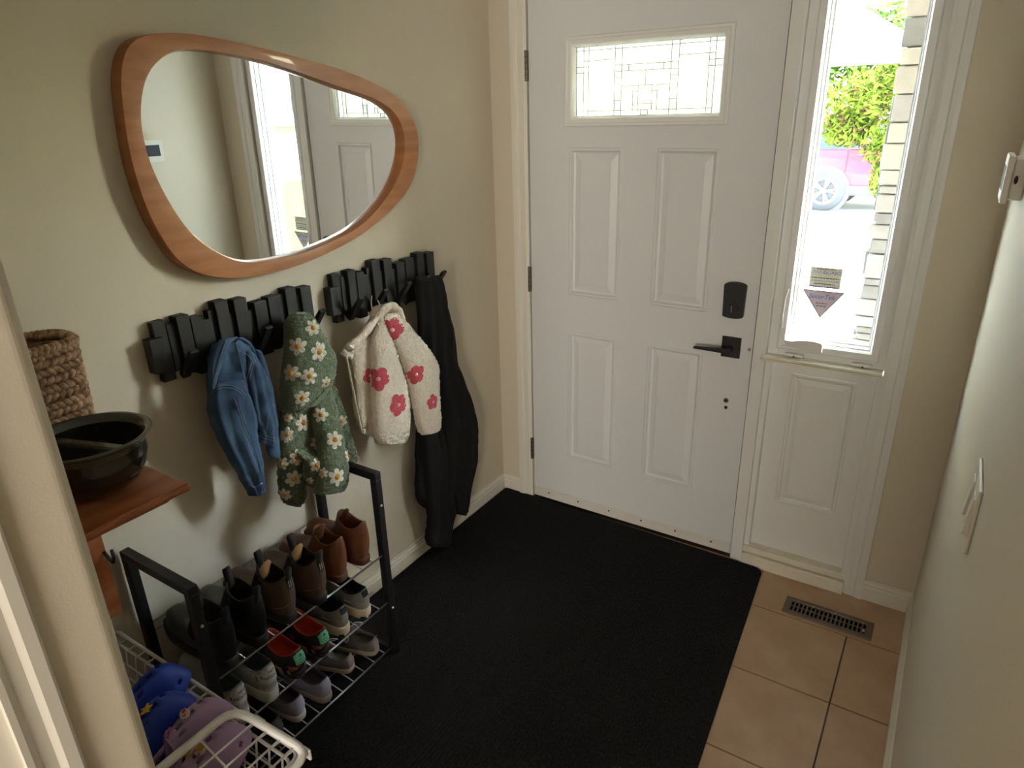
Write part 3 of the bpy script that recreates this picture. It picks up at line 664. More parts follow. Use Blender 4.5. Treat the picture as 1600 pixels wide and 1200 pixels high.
loft('front_panel', [(700,560,711,562),(712,620,732,618),(716,680,745,676),(712,730,744,722),(706,775,733,768),(708,800,730,802)], x4+.014, [.012,.02,.024,.024,.022,.016], M_bj, bj, wr=.006, ws=18, folds=.3)

# ------------------------------------------------------------------ wall shelf, bowl, basket
ZS = 1.0
cs = at(298, 755, 2, ZS); xs1, ys1 = cs.x, cs.y
ws_ = thing('wall_shelf', 'reddish brown wooden wall shelf with a moulded edge beside the mirror', 'shelf', (XL, -1.8, .53))
ye = -2.023
MB().box((XL+.001, ye, ZS-.016), (xs1, ys1, ZS)).build('top_board', M_shelf, ws_, bevel=.006)
MB().box((XL+.001, ye, ZS-.036), (xs1-.028, ys1-.030, ZS-.016)).build('apron', M_shelf, ws_, bevel=.008)
bt = at(158, 845, 0, XL).y
MB().box((XL+.001, bt-.05, .532), (XL+.022, bt-.004, ZS-.036)).build('bracket', M_shelf, ws_, bevel=.003)
MB().prism([(XL+.02, ZS-.036), (XL+.15, ZS-.036), (XL+.15, ZS-.05), (XL+.06, ZS-.09), (XL+.02, ZS-.19)], 1, bt-.045, bt-.010).build('bracket_arm', M_shelf, ws_, bevel=.002) if False else MB().add(
    [(a, y, b) for y in (bt-.042, bt-.014) for a, b in [(XL+.02, ZS-.036), (XL+.13, ZS-.036), (XL+.13, ZS-.048), (XL+.05, ZS-.08), (XL+.02, ZS-.16)]],
    [(0,1,2,3,4),(9,8,7,6,5),(0,5,6,1),(1,6,7,2),(2,7,8,3),(3,8,9,4),(4,9,5,0)]).build('bracket_arm', M_shelf, ws_)
hk = [Vector((XL+.022, bt-.010, .715)), Vector((XL+.035, bt-.008, .70)), Vector((XL+.045, bt-.006, .69)), Vector((XL+.05, bt-.004, .705)), Vector((XL+.048, bt-.003, .725))]
MB().tube(spline(hk, 16), .004, 8).build('coat_hook', M_black, ws_, smooth=True)
# bowl
M_glz = mat('dark_glaze', (.012, .014, .012), .16, coat=.5, col2=(.022, .024, .018), vscale=12)
M_rim = mat('rim_glaze', (.05, .055, .045), .2, coat=.5)
br = at(237, 665, 2, ZS+.105)
bc = Vector((.102, -1.814, ZS))
bw = thing('ceramic_bowl', 'dark glazed ceramic bowl with a wide rim on the wooden shelf', 'bowl', bc)
KB = .113/.157
def kb(p): return [(r*KB, z) for r, z in p]
MB().lathe(kb([(0, .004), (.07, .001), (.078, .004), (.105, .018), (.126, .042), (.135, .070), (.134, .092), (.140, .103)]), bc, 64).build('bowl_body', M_glz, bw, smooth=True)
MB().lathe(kb([(.1335, .088), (.140, .101), (.149, .107), (.1555, .109), (.157, .112), (.153, .114), (.146, .113), (.135, .108), (.128, .100)]), bc, 64).build('rim', M_rim, bw, smooth=True)
MB().lathe(kb([(.128, .100), (.126, .075), (.114, .045), (.09, .024), (.06, .012), (0, .010)]), bc, 64).build('bowl_inside', M_glz, bw, smooth=True)
dv = MB(); dv.box((-.013, -.090, .03), (.013, .090, .097)); rz = Matrix.Rotation(-1.25, 3, 'Z')
for v in dv.v: v.xyz = rz @ v + bc
dv.build('divider', M_glz, bw, bevel=.006)
M_gold = mat('brass', (.55, .30, .06), .35, metal=.7)
rg = thing('key_ring', 'tan key ring lying in the dark ceramic bowl', 'key ring', bc+Vector((.02, -.05, .03)))
MB().tube([bc+Vector((.012+.022*math.cos(a), -.040+.018*math.sin(a), .060+.012*math.cos(a))) for a in [2*PI*k/20 for k in range(20)]], .004, 6, closed=True).build('ring', M_gold, rg, smooth=True)
MB().box(tuple(bc+Vector((.022, -.055, .056))), tuple(bc+Vector((.044, -.022, .062)))).build('key_fob', M_gold, rg, bevel=.002)
MB().tube([bc+Vector((-.02, -.03, .05)), bc+Vector((.02, -.06, .066))], .004, 6).build('key', M_steel, rg)
# woven basket
M_wv = mat('seagrass', (.20, .10, .045), .7, col2=(.52, .34, .21), vscale=60, bump=.4, bscale=300, stretch=(1, 1, 1))
kx, ky = XL+.080, -1.815
wb = thing('woven_basket', 'braided seagrass basket standing on the wooden shelf behind the bowl', 'basket', (kx, ky, ZS))
A, B = .056, .085
def bpos(t, z, o=0): 
    e = .62; c, s = math.cos(t), math.sin(t)
    return Vector((kx+(A+o+z*.03)*abs(c)**e*(1 if c > 0 else -1), ky+(B+o+z*.03)*abs(s)**e*(1 if s > 0 else -1), ZS+z))
HB = .245
_tb = [2*PI*k/720 for k in range(721)]; _ln = [0.]
for a_, b_ in zip(_tb, _tb[1:]): _ln.append(_ln[-1]+(bpos(b_, .1)-bpos(a_, .1)).length)
def bu(f):
    f = (f % 1)*_ln[-1]; i_ = next(k for k in range(720) if _ln[k+1] >= f); return _tb[i_]+(_tb[i_+1]-_tb[i_])*(f-_ln[i_])/max(1e-9, _ln[i_+1]-_ln[i_])
inn = MB(); N = 48; vs = []; 
for z, o in ((.002, -.05), (.004, -.004), (HB*.5, -.004), (HB, -.004), (HB, -.012), (.02, -.012), (.016, -.05)):
    for k in range(N): vs.append(bpos(2*PI*k/N, z, o))
fs = [(r*N+k, r*N+(k+1) % N, (r+1)*N+(k+1) % N, (r+1)*N+k) for r in range(6) for k in range(N)] + [tuple(range(N)), tuple(6*N+k for k in range(N))]
inn.add(vs, fs).build('basket_wall', M_wv, wb)
wv = MB(); rows = 14; per = 38
for r in range(rows):
    z = .012+HB*(r+.5)/rows
    for k in range(per):
        f_ = (k+.5*(r % 2))/per; p = bpos(bu(f_), z, .003); q = bpos(bu(f_+.006), z, .003); tg = (q-p).normalized()
        up = Vector((0, 0, 1)); nn = tg.cross(up)
        tilt = .62 if r % 2 else -.62
        rm = Matrix((tg, nn, up)).transposed() @ Matrix.Rotation(tilt+random.uniform(-.15, .15), 3, 'Y')
        wv.ball(p, (.0135, .0080, .0078), 8, 6, rm)
o = wv.build('weave', M_wv, wb, smooth=True); o['kind'] = 'stuff'
rm_ = MB()
for ph in (0, PI):
    pts = []
    for k in range(160):
        t = 2*PI*k/160; p = bpos(bu(k/160), HB+.012, .001); pts.append(p+Vector((0, 0, .006*math.sin(t*26+ph)))+(p-Vector((kx, ky, p.z))).normalized()*.006*math.cos(t*26+ph))
    rm_.tube(pts, .0065, 8, closed=True)
rm_.build('braided_rim', M_wv, wb, smooth=True)
M_paper = mat('paper', (.62, .58, .50), .8)
pp = tag(MB().add([(kx+.02, ky-.03, ZS+.05), (kx+.035, ky+.04, ZS+.05), (kx+.0, ky+.045, ZS+HB-.005), (kx-.015, ky-.025, ZS+HB-.005), (kx+.022, ky-.03, ZS+.05), (kx+.037, ky+.04, ZS+.05), (kx+.002, ky+.045, ZS+HB-.005), (kx-.013, ky-.025, ZS+HB-.005)],
   [(0,3,2,1),(4,5,6,7),(0,1,5,4),(1,2,6,5),(2,3,7,6),(3,0,4,7)]).build('paper_packet', M_paper), 'cream paper packet tucked inside the seagrass basket', 'paper')

# ------------------------------------------------------------------ shoe rack
RX0, RX1, RY0, RY1, RH = -.154, .128, -1.712, -1.085, .668
ZM = .0125
rk = thing('shoe_rack', 'black metal frame shoe rack with three wire shelves against the wall', 'shoe rack', (0, -1.4, ZM))
th_ = .024
for y in (RY0, RY1-th_):
    fr_ = MB()
    outer = [(RX0, ZM), (RX0, RH), (RX1, RH), (RX1, ZM)]
    fr_.box((RX0, y, ZM), (RX0+th_, y+th_, RH)).build('rear_post', M_black, rk, bevel=.002)
    MB().box((RX1-th_, y, ZM), (RX1, y+th_, RH)).build('front_post', M_black, rk, bevel=.002)
    MB().box((RX0, y, RH-.0005), (RX1, y+th_, RH+th_-.0005)).build('top_bar', M_black, rk, bevel=.002)
    MB().box((RX0, y+.004, ZM), (RX1, y+th_-.004, ZM+.014)).build('bottom_bar', M_black, rk, bevel=.002)
    for z in (.20, .58): MB().ball((RX1, y+th_/2, z), .004).build('screw_cap', M_plas, rk, smooth=True)
SHELF = [.402, .222, .044]; TILT = .026
M_srail = mat('rack_wire', (.42, .43, .45), .3, metal=1)
def shz(z, x): return z + TILT*(RX1-.01-x)/(RX1-RX0-.02)
for z in SHELF:
    sh = MB(); xa, xb = RX0+.006, RX1-.010; ya, yb = RY0+.012, RY1-.012
    sh.tube([(xb, ya, z), (xb, yb, z)], .0028, 8).tube([(xa, ya, z+TILT), (xa, yb, z+TILT)], .0022, 8).tube([(xa, ya, z+TILT+.028), (xa, yb, z+TILT+.028)], .0022, 8)
    so = sh.build('shelf_rail', M_srail, rk, smooth=True)
    k = 0
    for i in range(1, 13):
        y = ya+(yb-ya)*i/13; MB().tube([(xb, y, z), (xa, y, z+TILT), (xa, y, z+TILT+.028)], .0017, 6).build('shelf_wire', M_srail, so, smooth=True)
    for x in (xa+.09, xa+.19): MB().tube([(x, ya, shz(z, x)-.003), (x, yb, shz(z, x)-.003)], .0017, 6).build('cross_wire', M_srail, so, smooth=True)

# ------------------------------------------------------------------ shoes
def outline(L, W, n, toe=.5, heel=.36):
    """plan of a sole, heel at x=0, toe at x=L"""
    pts = []
    for k in range(n):
        a = 2*PI*k/n; c, s = math.cos(a), math.sin(a)
        x = L*(.5+.5*(abs(c)**.72)*(1 if c > 0 else -1))
        t = x/L
        wd = W*(.33+.17*math.sin(min(1, max(0, (t-.12)/.85))*PI)**1.0 + .06*(1-t)*0)
        wd = W*.5*(.74+.26*math.sin(PI*min(1, max(0, (t-.25)/.95)))) if True else wd
        y = wd*(abs(s)**.62)*(1 if s > 0 else -1)
        pts.append((x, y))
    return pts
def shoe(name, label, cat, group, L=.27, W=.095, sole=.025, opn=(.06, .50), ow=.62, hb=.075, hs=.055, hf=.085, up=None, lin=None, sl_=None, extra=None, bulge=.0, flare=1.0, vamp=2.2, heel_lean=.0, sole_out=.004, boot=False):
    t = thing(name, label, cat, group=group); n = 48; t['span'] = L
    bo = outline(L, W, n); x0, x1_ = L*opn[0], L*opn[1]
    base = [Vector((x*.985+L*.007, y*.97, sole)) for x, y in bo]; top = []
    for k in range(n):
        a = 2*PI*k/n; c, s = math.cos(a), math.sin(a)
        x = (x0+x1_)/2+(x1_-x0)/2*(abs(c)**.85)*(1 if c > 0 else -1); y = W*.5*ow*(abs(s)**.8)*(1 if s > 0 else -1)
        f = (1+c)/2; z = hs + (hf-hs)*max(0, c)**1.6 + (hb-hs)*max(0, -c)**2.2
        top.append(Vector((x, y, z)))
    J = 11; vs = []
    for j in range(J+1):
        u = j/J
        for k in range(n):
            c = math.cos(2*PI*k/n); fr_ = max(0, c)
            ph = u**(1+ (vamp-1)*fr_) ; pv = 1-(1-u)**(1+.9*fr_)
            if boot:
                vh = .40
                if u < .5: e_ = u/.5; ph2 = .86*(1-math.sqrt(max(0, 1-e_*e_)))*.75+.86*.25*e_; pv2 = vh*math.sqrt(max(0, 1-(1-e_)**2))
                else: e_ = (u-.5)/.5; ph2 = .86+.14*e_**.7; pv2 = vh+(1-vh)*e_
                ph = u+(ph2-u)*fr_; pv = u+(pv2-u)*fr_
            b, tp = base[k], top[k]
            x = b.x+(tp.x-b.x)*ph; y = b.y+(tp.y-b.y)*(u**(1.7 if not boot else 1.3)); z = b.z+(tp.z-b.z)*pv
            bl = math.sin(PI*u)*bulge*(1-fr_)
            y += bl*(1 if b.y > 0 else -1)*abs(math.sin(2*PI*k/n)); x += -math.sin(PI*u)*bulge*1.3*max(0, -c)
            vs.append(Vector((x, y, z)))
    fs = [(j*n+k, j*n+(k+1) % n, (j+1)*n+(k+1) % n, (j+1)*n+k) for j in range(J) for k in range(n)]
    uo = MB().add(vs, fs).build('upper', up, t, smooth=True, world=False)
    # collar roll and lining
    vs = []; rim = [(0, .0, 0), (-.0, .004, 0), (.14, .002, 0)]
    cxm = (x0+x1_)/2
    def shrink(p, f, dz): return Vector((cxm+(p.x-cxm)*(1-f*.6), p.y*(1-f), p.z+dz))
    rings = [[p.copy() for p in top], [shrink(p, .05, .003) for p in top], [shrink(p, .14, .001) for p in top], [shrink(p, .17, -.02) for p in top]]
    rings += [[Vector((cxm+(p.x-cxm)*1.02, p.y*.95, sole+.02)) for p in top], [Vector((cxm+(p.x-cxm)*.3, p.y*.2, sole+.014)) for p in top]]
    vs = sum(rings, []); R_ = len(rings)
    fs = [(j*n+k, j*n+(k+1) % n, (j+1)*n+(k+1) % n, (j+1)*n+k) for j in range(R_-1) for k in range(n)] + [tuple((R_-1)*n+k for k in range(n))]
    lo = MB().add(vs, fs).build('lining', lin, t, smooth=True, world=False)
    sb = MB(); vs = []
    for z, o_ in ((0, -.004), (.003, 0), (sole*.55, .0015), (sole-.001, .001), (sole+.003, -.002), (sole+.003, -.012)):
        for x, y in bo:
            r = math.hypot(x-L/2, y); e = o_+sole_out-.002; vs.append(((x-L/2)*(1+e/(L/2))+L/2, y*(1+e/(W/2)), z))
    fs = [(j*n+k, j*n+(k+1) % n, (j+1)*n+(k+1) % n, (j+1)*n+k) for j in range(5) for k in range(n)] + [tuple(reversed(range(n))), tuple(5*n+k for k in range(n))]
    so = sb.add(vs, fs).build('sole', sl_, t, smooth=True, world=False)
    if extra: extra(t, uo, lo, so, dict(L=L, W=W, top=top, n=n, sole=sole, x0=x0, x1=x1_, hb=hb, hf=hf, hs=hs))
    return t
def on_surface(tgt, pts, direction, e=.0012):
    b = bvh_of(tgt); out = []; d = Vector(direction).normalized()
    for p in pts:
        h = b.ray_cast(Vector(p)-d*.2, d, .345 if d.x > .9 else 1.)
        
        if h[0] is None: h = b.find_nearest(Vector((0 if abs(p[0]+.1) < 1e-6 else p[0], p[1]*(.5 if abs(p[1]) >= .2 else 1), min(p[2], .2))))
        out.append(h[0]-d*e)
    return out
def patch_heel(tgt, y0, y1, z0, z1, m, parent, name, e=.0015, shape=None, N=14):
    vs = []; fs = []; pts = []
    for i in range(N+1):
        for j in range(N+1):
            u, v = i/N, j/N; y = y0+(y1-y0)*u; zt = z1 - (shape(u) if shape else 0); pts.append((-.1, y, z0+(zt-z0)*v))
    vs = on_surface(tgt, pts, (1, 0, 0), e); k = N+1
    fs = [(i*k+j, i*k+j+1, (i+1)*k+j+1, (i+1)*k+j) for i in range(N) for j in range(N)]
    return MB().add(vs, fs).build(name, m, parent, smooth=True, world=False)
def heel_text(tgt, txt, size, cy, cz, m, parent, e=.0025):
    vs, fs = text_geo(txt, size, spacing=.95); pts = [(-.1, -v.x+cy, v.y+cz) for v in vs]
    MB().add(on_surface(tgt, pts, (1, 0, 0), e), fs).build('lettering', m, parent, world=False)
def side_patch(tgt, pts2, m, parent, name, side, e=.001, N=8):
    """patch on the side wall given by (x0,x1,z0,z1)"""
    x0, x1, z0, z1 = pts2; P_ = []
    for i in range(N+1):
        for j in range(N+1): 
            v = j/N; xm = (x0+x1)/2; hw = (x1-x0)/2*(math.sqrt(max(0, 1-(1-min(1, v*2.2))**2)) if v < .45 else 1)
            P_.append((xm+hw*(2*i/N-1), side*.2, z0+(z1-z0)*v))
    k = N+1; fs = [(i*k+j, i*k+j+1, (i+1)*k+j+1, (i+1)*k+j) for i in range(N) for j in range(N)]
    return MB().add(on_surface(tgt, P_, (0, -side, 0), e), fs).build(name, m, parent, smooth=True, world=False)
def pull_loop(parent, p, h, wdt, m, lean=(0, 0)):
    x, y, z = p; pts = [(x, -wdt/2, z-.02), (x+lean[0]*.6, -wdt/2, z+h*.7), (x+lean[0], -wdt*.25, z+h), (x+lean[0], wdt*.25, z+h), (x+lean[0]*.6, wdt/2, z+h*.7), (x, wdt/2, z-.02)]
    # a flat strap folded into a loop, standing along the shoe
    vs = []; fs = []; prof = spline([(x-.004, 0, z-.022), (x-.006+lean[0]*.5, 0, z+h*.6), (x+lean[0], 0, z+h), (x+.008+lean[0]*.5, 0, z+h*.6), (x+.004, 0, z-.015)], 20)
    for q in prof: vs += [q+Vector((0, -wdt/2, 0)), q+Vector((0, wdt/2, 0))]
    fs = [(2*i, 2*i+1, 2*i+3, 2*i+2) for i in range(20)]
    o = MB().add(vs, fs).build('pull_loop', m, parent, smooth=True, world=False)
    md = o.modifiers.new('t', 'SOLIDIFY'); md.thickness = .0022; return o

M_bl = mat('black_leather', (.010, .010, .011), .32, bump=.1, bscale=140); M_bs = mat('black_rubber', (.012, .012, .012), .6)
M_brl = mat('brown_leather', (.085, .052, .034), .55, col2=(.125, .08, .055), vscale=14, bump=.12, bscale=120); M_tan = mat('tan_lining', (.42, .22, .08), .7, col2=(.55, .32, .13), vscale=30)
M_tnl = mat('chestnut_leather', (.115, .040, .016), .4, col2=(.175, .068, .028), vscale=12, bump=.08, bscale=140); M_tsole = mat('chestnut_sole', (.075, .03, .014), .5)
M_blin = mat('dark_lining', (.014, .012, .011), .9); M_el = mat('elastic', (.006, .006, .006), .9, bump=.6, bscale=400, stretch=(1, 1, .1))
M_strap = mat('strap_web', (.012, .011, .010), .8); M_strapw = mat('strap_stripe', (.42, .40, .36), .8)
M_seam = mat('leather_seam', (.19, .13, .09), .6)

def boot_extra(loopm, tabs, gusset=True, seamm=None, tongue=None):
    def f(t, uo, lo, so, q):
        L, W = q['L'], q['W']
        if gusset:
            for s in (-1, 1): side_patch(uo, (L*.27, L*.43, q['sole']+.04, q['hs']+.004), M_el, t, 'elastic_gusset', s)
        if loopm:
            lp = pull_loop(t, (q['x0']-.002, 0, q['hb']), .028, .016, loopm, (-.006, 0)); lf = pull_loop(t, (q['x1']-.004, 0, q['hf']), .034, .018, loopm, (.012, 0))
            if tabs:
                for yy in (-.003, .003):
                    patch_heel(uo, yy-.0009, yy+.0009, q['hb']-.034, q['hb']-.004, M_strapw, t, 'strap_stripe', e=.004)
                patch_heel(uo, -.009, .009, q['hb']-.04, q['hb']-.001, M_strap, t, 'heel_strap', e=.0025)
        if seamm:
            for s_ in ([(0, q['sole']+.004+k*.01) for k in range(9)], ):
                pts = on_surface(uo, [(-.1, y+.004, min(z, q['hb']-.03)) for y, z in s_], (1, 0, 0), .001); MB().tube(pts, .0011, 5).build('back_seam', seamm, t, world=False)
            for sgn in (-1, 1):
                pts = on_surface(uo, [(-.1, sgn*(.004+.030*k/10), q['sole']+.045-.028*(k/10)**1.4) for k in range(11)], (1, 0, 0), .001); MB().tube(pts, .0011, 5).build('counter_seam', seamm, t, world=False)
        if tongue:
            vs = []; fs = []
            for i in range(11):
                u = i/10
                for j in range(7):
                    v = j/6-.5; hgt = q['hf']-.045+u*.062*(1-.9*abs(v)**2.2*(u**2)*1.6)
                    vs.append((q['x1']-.014-.012*u+.03*v*v, v*W*.46, hgt))
            fs = [(i*7+j, i*7+j+1, (i+1)*7+j+1, (i+1)*7+j) for i in range(10) for j in range(6)]
            o = MB().add(vs, fs).build('inner_tongue', tongue, t, smooth=True, world=False); md = o.modifiers.new('s', 'SOLIDIFY'); md.thickness = .003
    return f
def put(t, u, v, shelf, rz=0., dx=.0, roll=0., y=None):
    z = SHELF[shelf]; p = at(u, v, 2, z+.004); x = min(max(p.x, RX0+.014+t['span']), RX1+.02)
    if y is not None: p.y = y
    ang = math.atan(TILT/(RX1-RX0-.02))
    t.rotation_euler = (roll, -ang, PI+rz) if False else Matrix.Rotation(PI+rz, 4, 'Z').to_euler()
    t.matrix_basis = Matrix.Translation((x, p.y, shz(z, x)+.0024)) @ Matrix.Rotation(PI+rz, 4, 'Z') @ Matrix.Rotation(-ang, 4, 'Y')
    return t

# top shelf
G = 'pair of chestnut ankle boots'
b = shoe('ankle_boot', 'plain chestnut brown leather ankle boot on the top rack shelf', 'boot', G, .25, .084, .024, (.03, .42), .66, .150, .125, .152, M_tnl, M_tnl, M_tsole, boot_extra(None, False, False, None, M_tnl), bulge=.006, boot=True)
put(b, 567, 880, 0, .0, y=-1.166)
b2 = copy_tree(b); put(b2, 530, 907, 0, .02, y=-1.259)
b['label'] = 'chestnut brown leather ankle boot beside the rack\'s end post'; b2['label'] = 'chestnut brown leather ankle boot next to the striped-tab brown boot'
G = 'pair of brown pull-on boots'
b = shoe('pull_on_boot', 'worn brown pull-on boot next to the chestnut boots', 'boot', G, .255, .086, .028, (.03, .43), .70, .155, .128, .150, M_brl, M_blin, M_bs, boot_extra(M_strap, True, True, M_seam, M_tan), bulge=.006, boot=True)
put(b, 501, 945, 0, .0, y=-1.359)
b2 = copy_tree(b); put(b2, 455, 973, 0, .03, y=-1.454); b2['label'] = 'worn brown pull-on boot next to the black boots'
G = 'pair of black pull-on boots'
b = shoe('pull_on_boot', 'black leather pull-on boot next to the brown boots', 'boot', G, .255, .082, .03, (.03, .44), .70, .165, .140, .158, M_bl, M_blin, M_bs, boot_extra(M_strap, False, True, None), bulge=.006, boot=True)
put(b, 403, 1014, 0, .0, y=-1.552)
b2 = copy_tree(b); put(b2, 360, 1047, 0, .0, y=-1.643); b2['label'] = 'black leather pull-on boot beside the rack\'s post next to the wire basket'
# middle shelf
M_gsu = mat('grey_suede', (.19, .18, .165), .8, col2=(.25, .24, .22), vscale=30, bump=.2, bscale=300); M_cso = mat('cream_sole', (.62, .52, .38), .6); M_nv = mat('navy_lining', (.010, .012, .018), .9)
M_taupe = mat('taupe_tab', (.27, .245, .21), .75); M_cream2 = mat('off_white', (.62, .60, .54), .7)
def grey_extra(t, uo, lo, so, q):
    patch_heel(uo, -.024, .024, q['sole']+.002, q['sole']+.032, M_taupe, t, 'heel_counter', e=.0015)
    patch_heel(uo, -.012, .012, q['hb']-.022, q['hb']-.002, M_nv, t, 'heel_tab', e=.002)
    patch_heel(so, .012, .022, .002, .012, M_black, t, 'sole_lug', e=.0015)
    for s in (-1, 1):
        side_patch(uo, (.035, .065, .055, .058), M_cream2, t, 'side_stripe', s)
G = 'pair of grey trainers with cream soles'
b = shoe('trainer', 'grey suede trainer with a thick cream sole, beside the rack\'s end post', 'shoe', G, .25, .080, .032, (.04, .50), .68, .102, .080, .118, M_gsu, M_nv, M_cso, grey_extra, bulge=.004, sole_out=.006)
put(b, 569, 967, 1, .0, y=-1.190)
b2 = copy_tree(b); put(b2, 535, 995, 1, .0, y=-1.280); b2['label'] = 'grey suede trainer with a thick cream sole, next to the red-lined dark shoe'
M_red = mat('red_lining', (.42, .045, .015), .8, bump=.3, bscale=300); M_mint = mat('mint_tab', (.14, .47, .27), .6)
def camo_mat():
    m = mat('floral_print', (.02, .02, .02), .75); nt = m.node_tree; b_ = nt.nodes['Principled BSDF']; tc = nt.nodes.new('ShaderNodeTexCoord')
    v = nt.nodes.new('ShaderNodeTexVoronoi'); v.inputs['Scale'].default_value = 55; r = nt.nodes.new('ShaderNodeValToRGB'); r.color_ramp.interpolation = 'CONSTANT'
    els = r.color_ramp.elements; els[0].color = (.012, .012, .012, 1); els[1].position = .5; els[1].color = (.40, .28, .15, 1)
    for p_, c_ in ((.62, (.02, .02, .02, 1)), (.72, (.42, .10, .06, 1)), (.82, (.10, .27, .13, 1)), (.92, (.5, .22, .18, 1))): e_ = els.new(p_); e_.color = c_
    s_ = nt.nodes.new('ShaderNodeSeparateColor'); nt.links.new(tc.outputs['Object'], v.inputs['Vector']); nt.links.new(v.outputs['Color'], s_.inputs[0]); nt.links.new(s_.outputs[0], r.inputs[0]); nt.links.new(r.outputs[0], b_.inputs['Base Color']); return m
M_flor = camo_mat()
M_mintd = mat('mint_dark', (.02, .10, .05), .6)
def dino_extra(t, uo, lo, so, q):
    tb = patch_heel(uo, -.017, .017, q['hb']-.036, q['hb']+.003, M_mint, t, 'heel_tab', e=.0035, shape=lambda u: .012*abs(u-.5)*2)
    for k in range(3): patch_heel(uo, -.010+k*.002, .010-k*.002, q['hb']-.030+k*.008, q['hb']-.0275+k*.008, M_mintd, tb, 'tab_mark', e=.0045)
    vs = on_surface(uo, [(-.1, .004*math.cos(a)+.0, q['hb']-.010+.004*math.sin(a)) for a in [2*PI*k/10 for k in range(10)]], (1, 0, 0), .0048); MB().add(vs, [tuple(range(10))]).build('tab_mark', M_mintd, tb, world=False)
    patch_heel(uo, -.038, .038, q['sole'], q['sole']+.026, M_flor, t, 'printed_heel', e=.0015)
    for s in (-1, 1): side_patch(uo, (.05, .17, .03, .055), M_flor, t, 'printed_side', s)
G = 'pair of dark shoes with red lining'
b = shoe('slip_on_shoe', 'black floral slip-on shoe with red lining and mint heel tab beside the grey trainers', 'shoe', G, .25, .082, .024, (.035, .52), .72, .092, .070, .100, mat('black_mesh', (.018, .017, .016), .8, bump=.4, bscale=400), M_red, M_flor, dino_extra, bulge=.006)
put(b, 505, 1027, 1, .0, y=-1.373)
b2 = copy_tree(b); put(b2, 470, 1058, 1, .02, y=-1.463); b2['label'] = 'black floral slip-on shoe with red lining and mint heel tab beside the off-white trainer'
M_nb = mat('nb_suede', (.36, .35, .32), .8, bump=.2, bscale=300); M_nbw = mat('nb_white', (.60, .585, .53), .6); M_nbl = mat('nb_lining', (.10, .115, .12), .9)
def nb_extra(t, uo, lo, so, q):
    hp_ = patch_heel(uo, -.032, .032, q['hb']-.050, q['hb']+.002, M_nbw, t, 'heel_tab', e=.002, shape=lambda u: .024*abs(2*u-1)**1.6)
    heel_text(hp_, 'new', .0155, -.004, q['hb']-.015, M_black, t, .001); heel_text(hp_, 'balance', .0165, .0, q['hb']-.030, M_black, t, .001)
    patch_heel(uo, -.034, .034, q['sole']-.002, q['sole']+.014, M_nbw, t, 'heel_counter', e=.0018)
G = 'pair of off-white trainers with lettered heels'
b = shoe('trainer', 'off-white trainer lettered new balance on its heel, beside the red-lined shoe', 'shoe', G, .255, .079, .036, (.04, .50), .70, .120, .096, .130, M_nb, M_nbl, M_nbw, nb_extra, bulge=.004, sole_out=.004)
put(b, 421, 1100, 1, .0, y=-1.557)
b2 = copy_tree(b); put(b2, 376, 1133, 1, .0, y=-1.643); b2['label'] = 'off-white trainer lettered new balance on its heel, beside the white wire basket'
# bottom shelf
M_can = mat('grey_canvas', (.12, .105, .095), .85, bump=.3, bscale=500); M_canp = mat('mauve_canvas', (.22, .18, .18), .85); M_lace = mat('lace', (.40, .37, .36), .9); M_beige = mat('beige_sole', (.36, .29, .24), .6)
def lace_extra(lm, tabm=None, bow=True):
    def f(t, uo, lo, so, q):
        if tabm: patch_heel(uo, -.014, .014, q['sole'], q['hb']-.001, tabm, t, 'heel_strip', e=.0015)
        for k in range(4):
            x = q['x1']+.006+k*.016; z = q['hf']-.004-k*.009
            pts = on_surface(uo, [(x, -.02+.04*i/8, .3) for i in range(9)], (0, 0, -1), .002); MB().tube(pts, .0022, 6).build('lace', lm, t, world=False, smooth=True)
        if bow:
            for s in (-1, 1):
                pts = spline([(q['x1']+.004, 0, q['hf']+.004), (q['x1']-.006, s*.02, q['hf']+.012), (q['x1']-.016, s*.044, q['hf']-.006), (q['x1']-.002, s*.04, q['hf']-.014), (q['x1']+.006, s*.012, q['hf']+.002)], 20)
                MB().tube(pts, .002, 6).build('lace_loop', lm, t, world=False, smooth=True)
    return f
G = 'pair of small grey canvas shoes'
b = shoe('canvas_shoe', 'small grey canvas lace-up shoe beside the rack\'s end post', 'shoe', G, .19, .080, .018, (.05, .50), .66, .058, .046, .066, M_can, M_can, M_beige, lace_extra(M_lace, M_canp), bulge=.004)
put(b, 589, 1021, 2, .22)
b2 = copy_tree(b); put(b2, 548, 1051, 2, .24, y=-1.256); b2['label'] = 'small grey canvas lace-up shoe next to the lavender shoes'
M_lav = mat('lavender_leather', (.36, .345, .43), .5, bump=.05, bscale=200); M_lavs = mat('pale_sole', (.50, .44, .40), .55); M_lavl = mat('lavender_lining', (.34, .33, .44), .85)
def lav_extra(t, uo, lo, so, q):
    lace_extra(M_lav, None, False)(t, uo, lo, so, q)
    patch_heel(uo, -.022, .022, q['hb']-.03, q['hb'], M_lav, t, 'heel_tab', e=.002, shape=lambda u: .01*abs(2*u-1))
    vs = []; fs = []
    for i in range(9):
        for j in range(7): vs.append((q['x1']-.008-.02*i/8, (j/6-.5)*.04, q['hf']-.02+.032*i/8-.01*(j/6-.5)**2*4))
    MB().add(vs, [(i*7+j, i*7+j+1, (i+1)*7+j+1, (i+1)*7+j) for i in range(8) for j in range(6)]).build('tongue', M_lavl, t, smooth=True, world=False)
G = 'pair of pale lavender trainers'
b = shoe('trainer', 'pale lavender leather trainer next to the canvas shoes', 'shoe', G, .235, .082, .022, (.05, .50), .68, .080, .062, .088, M_lav, mat('grey_insole', (.09, .085, .10), .9), M_lavs, lav_extra, bulge=.005)
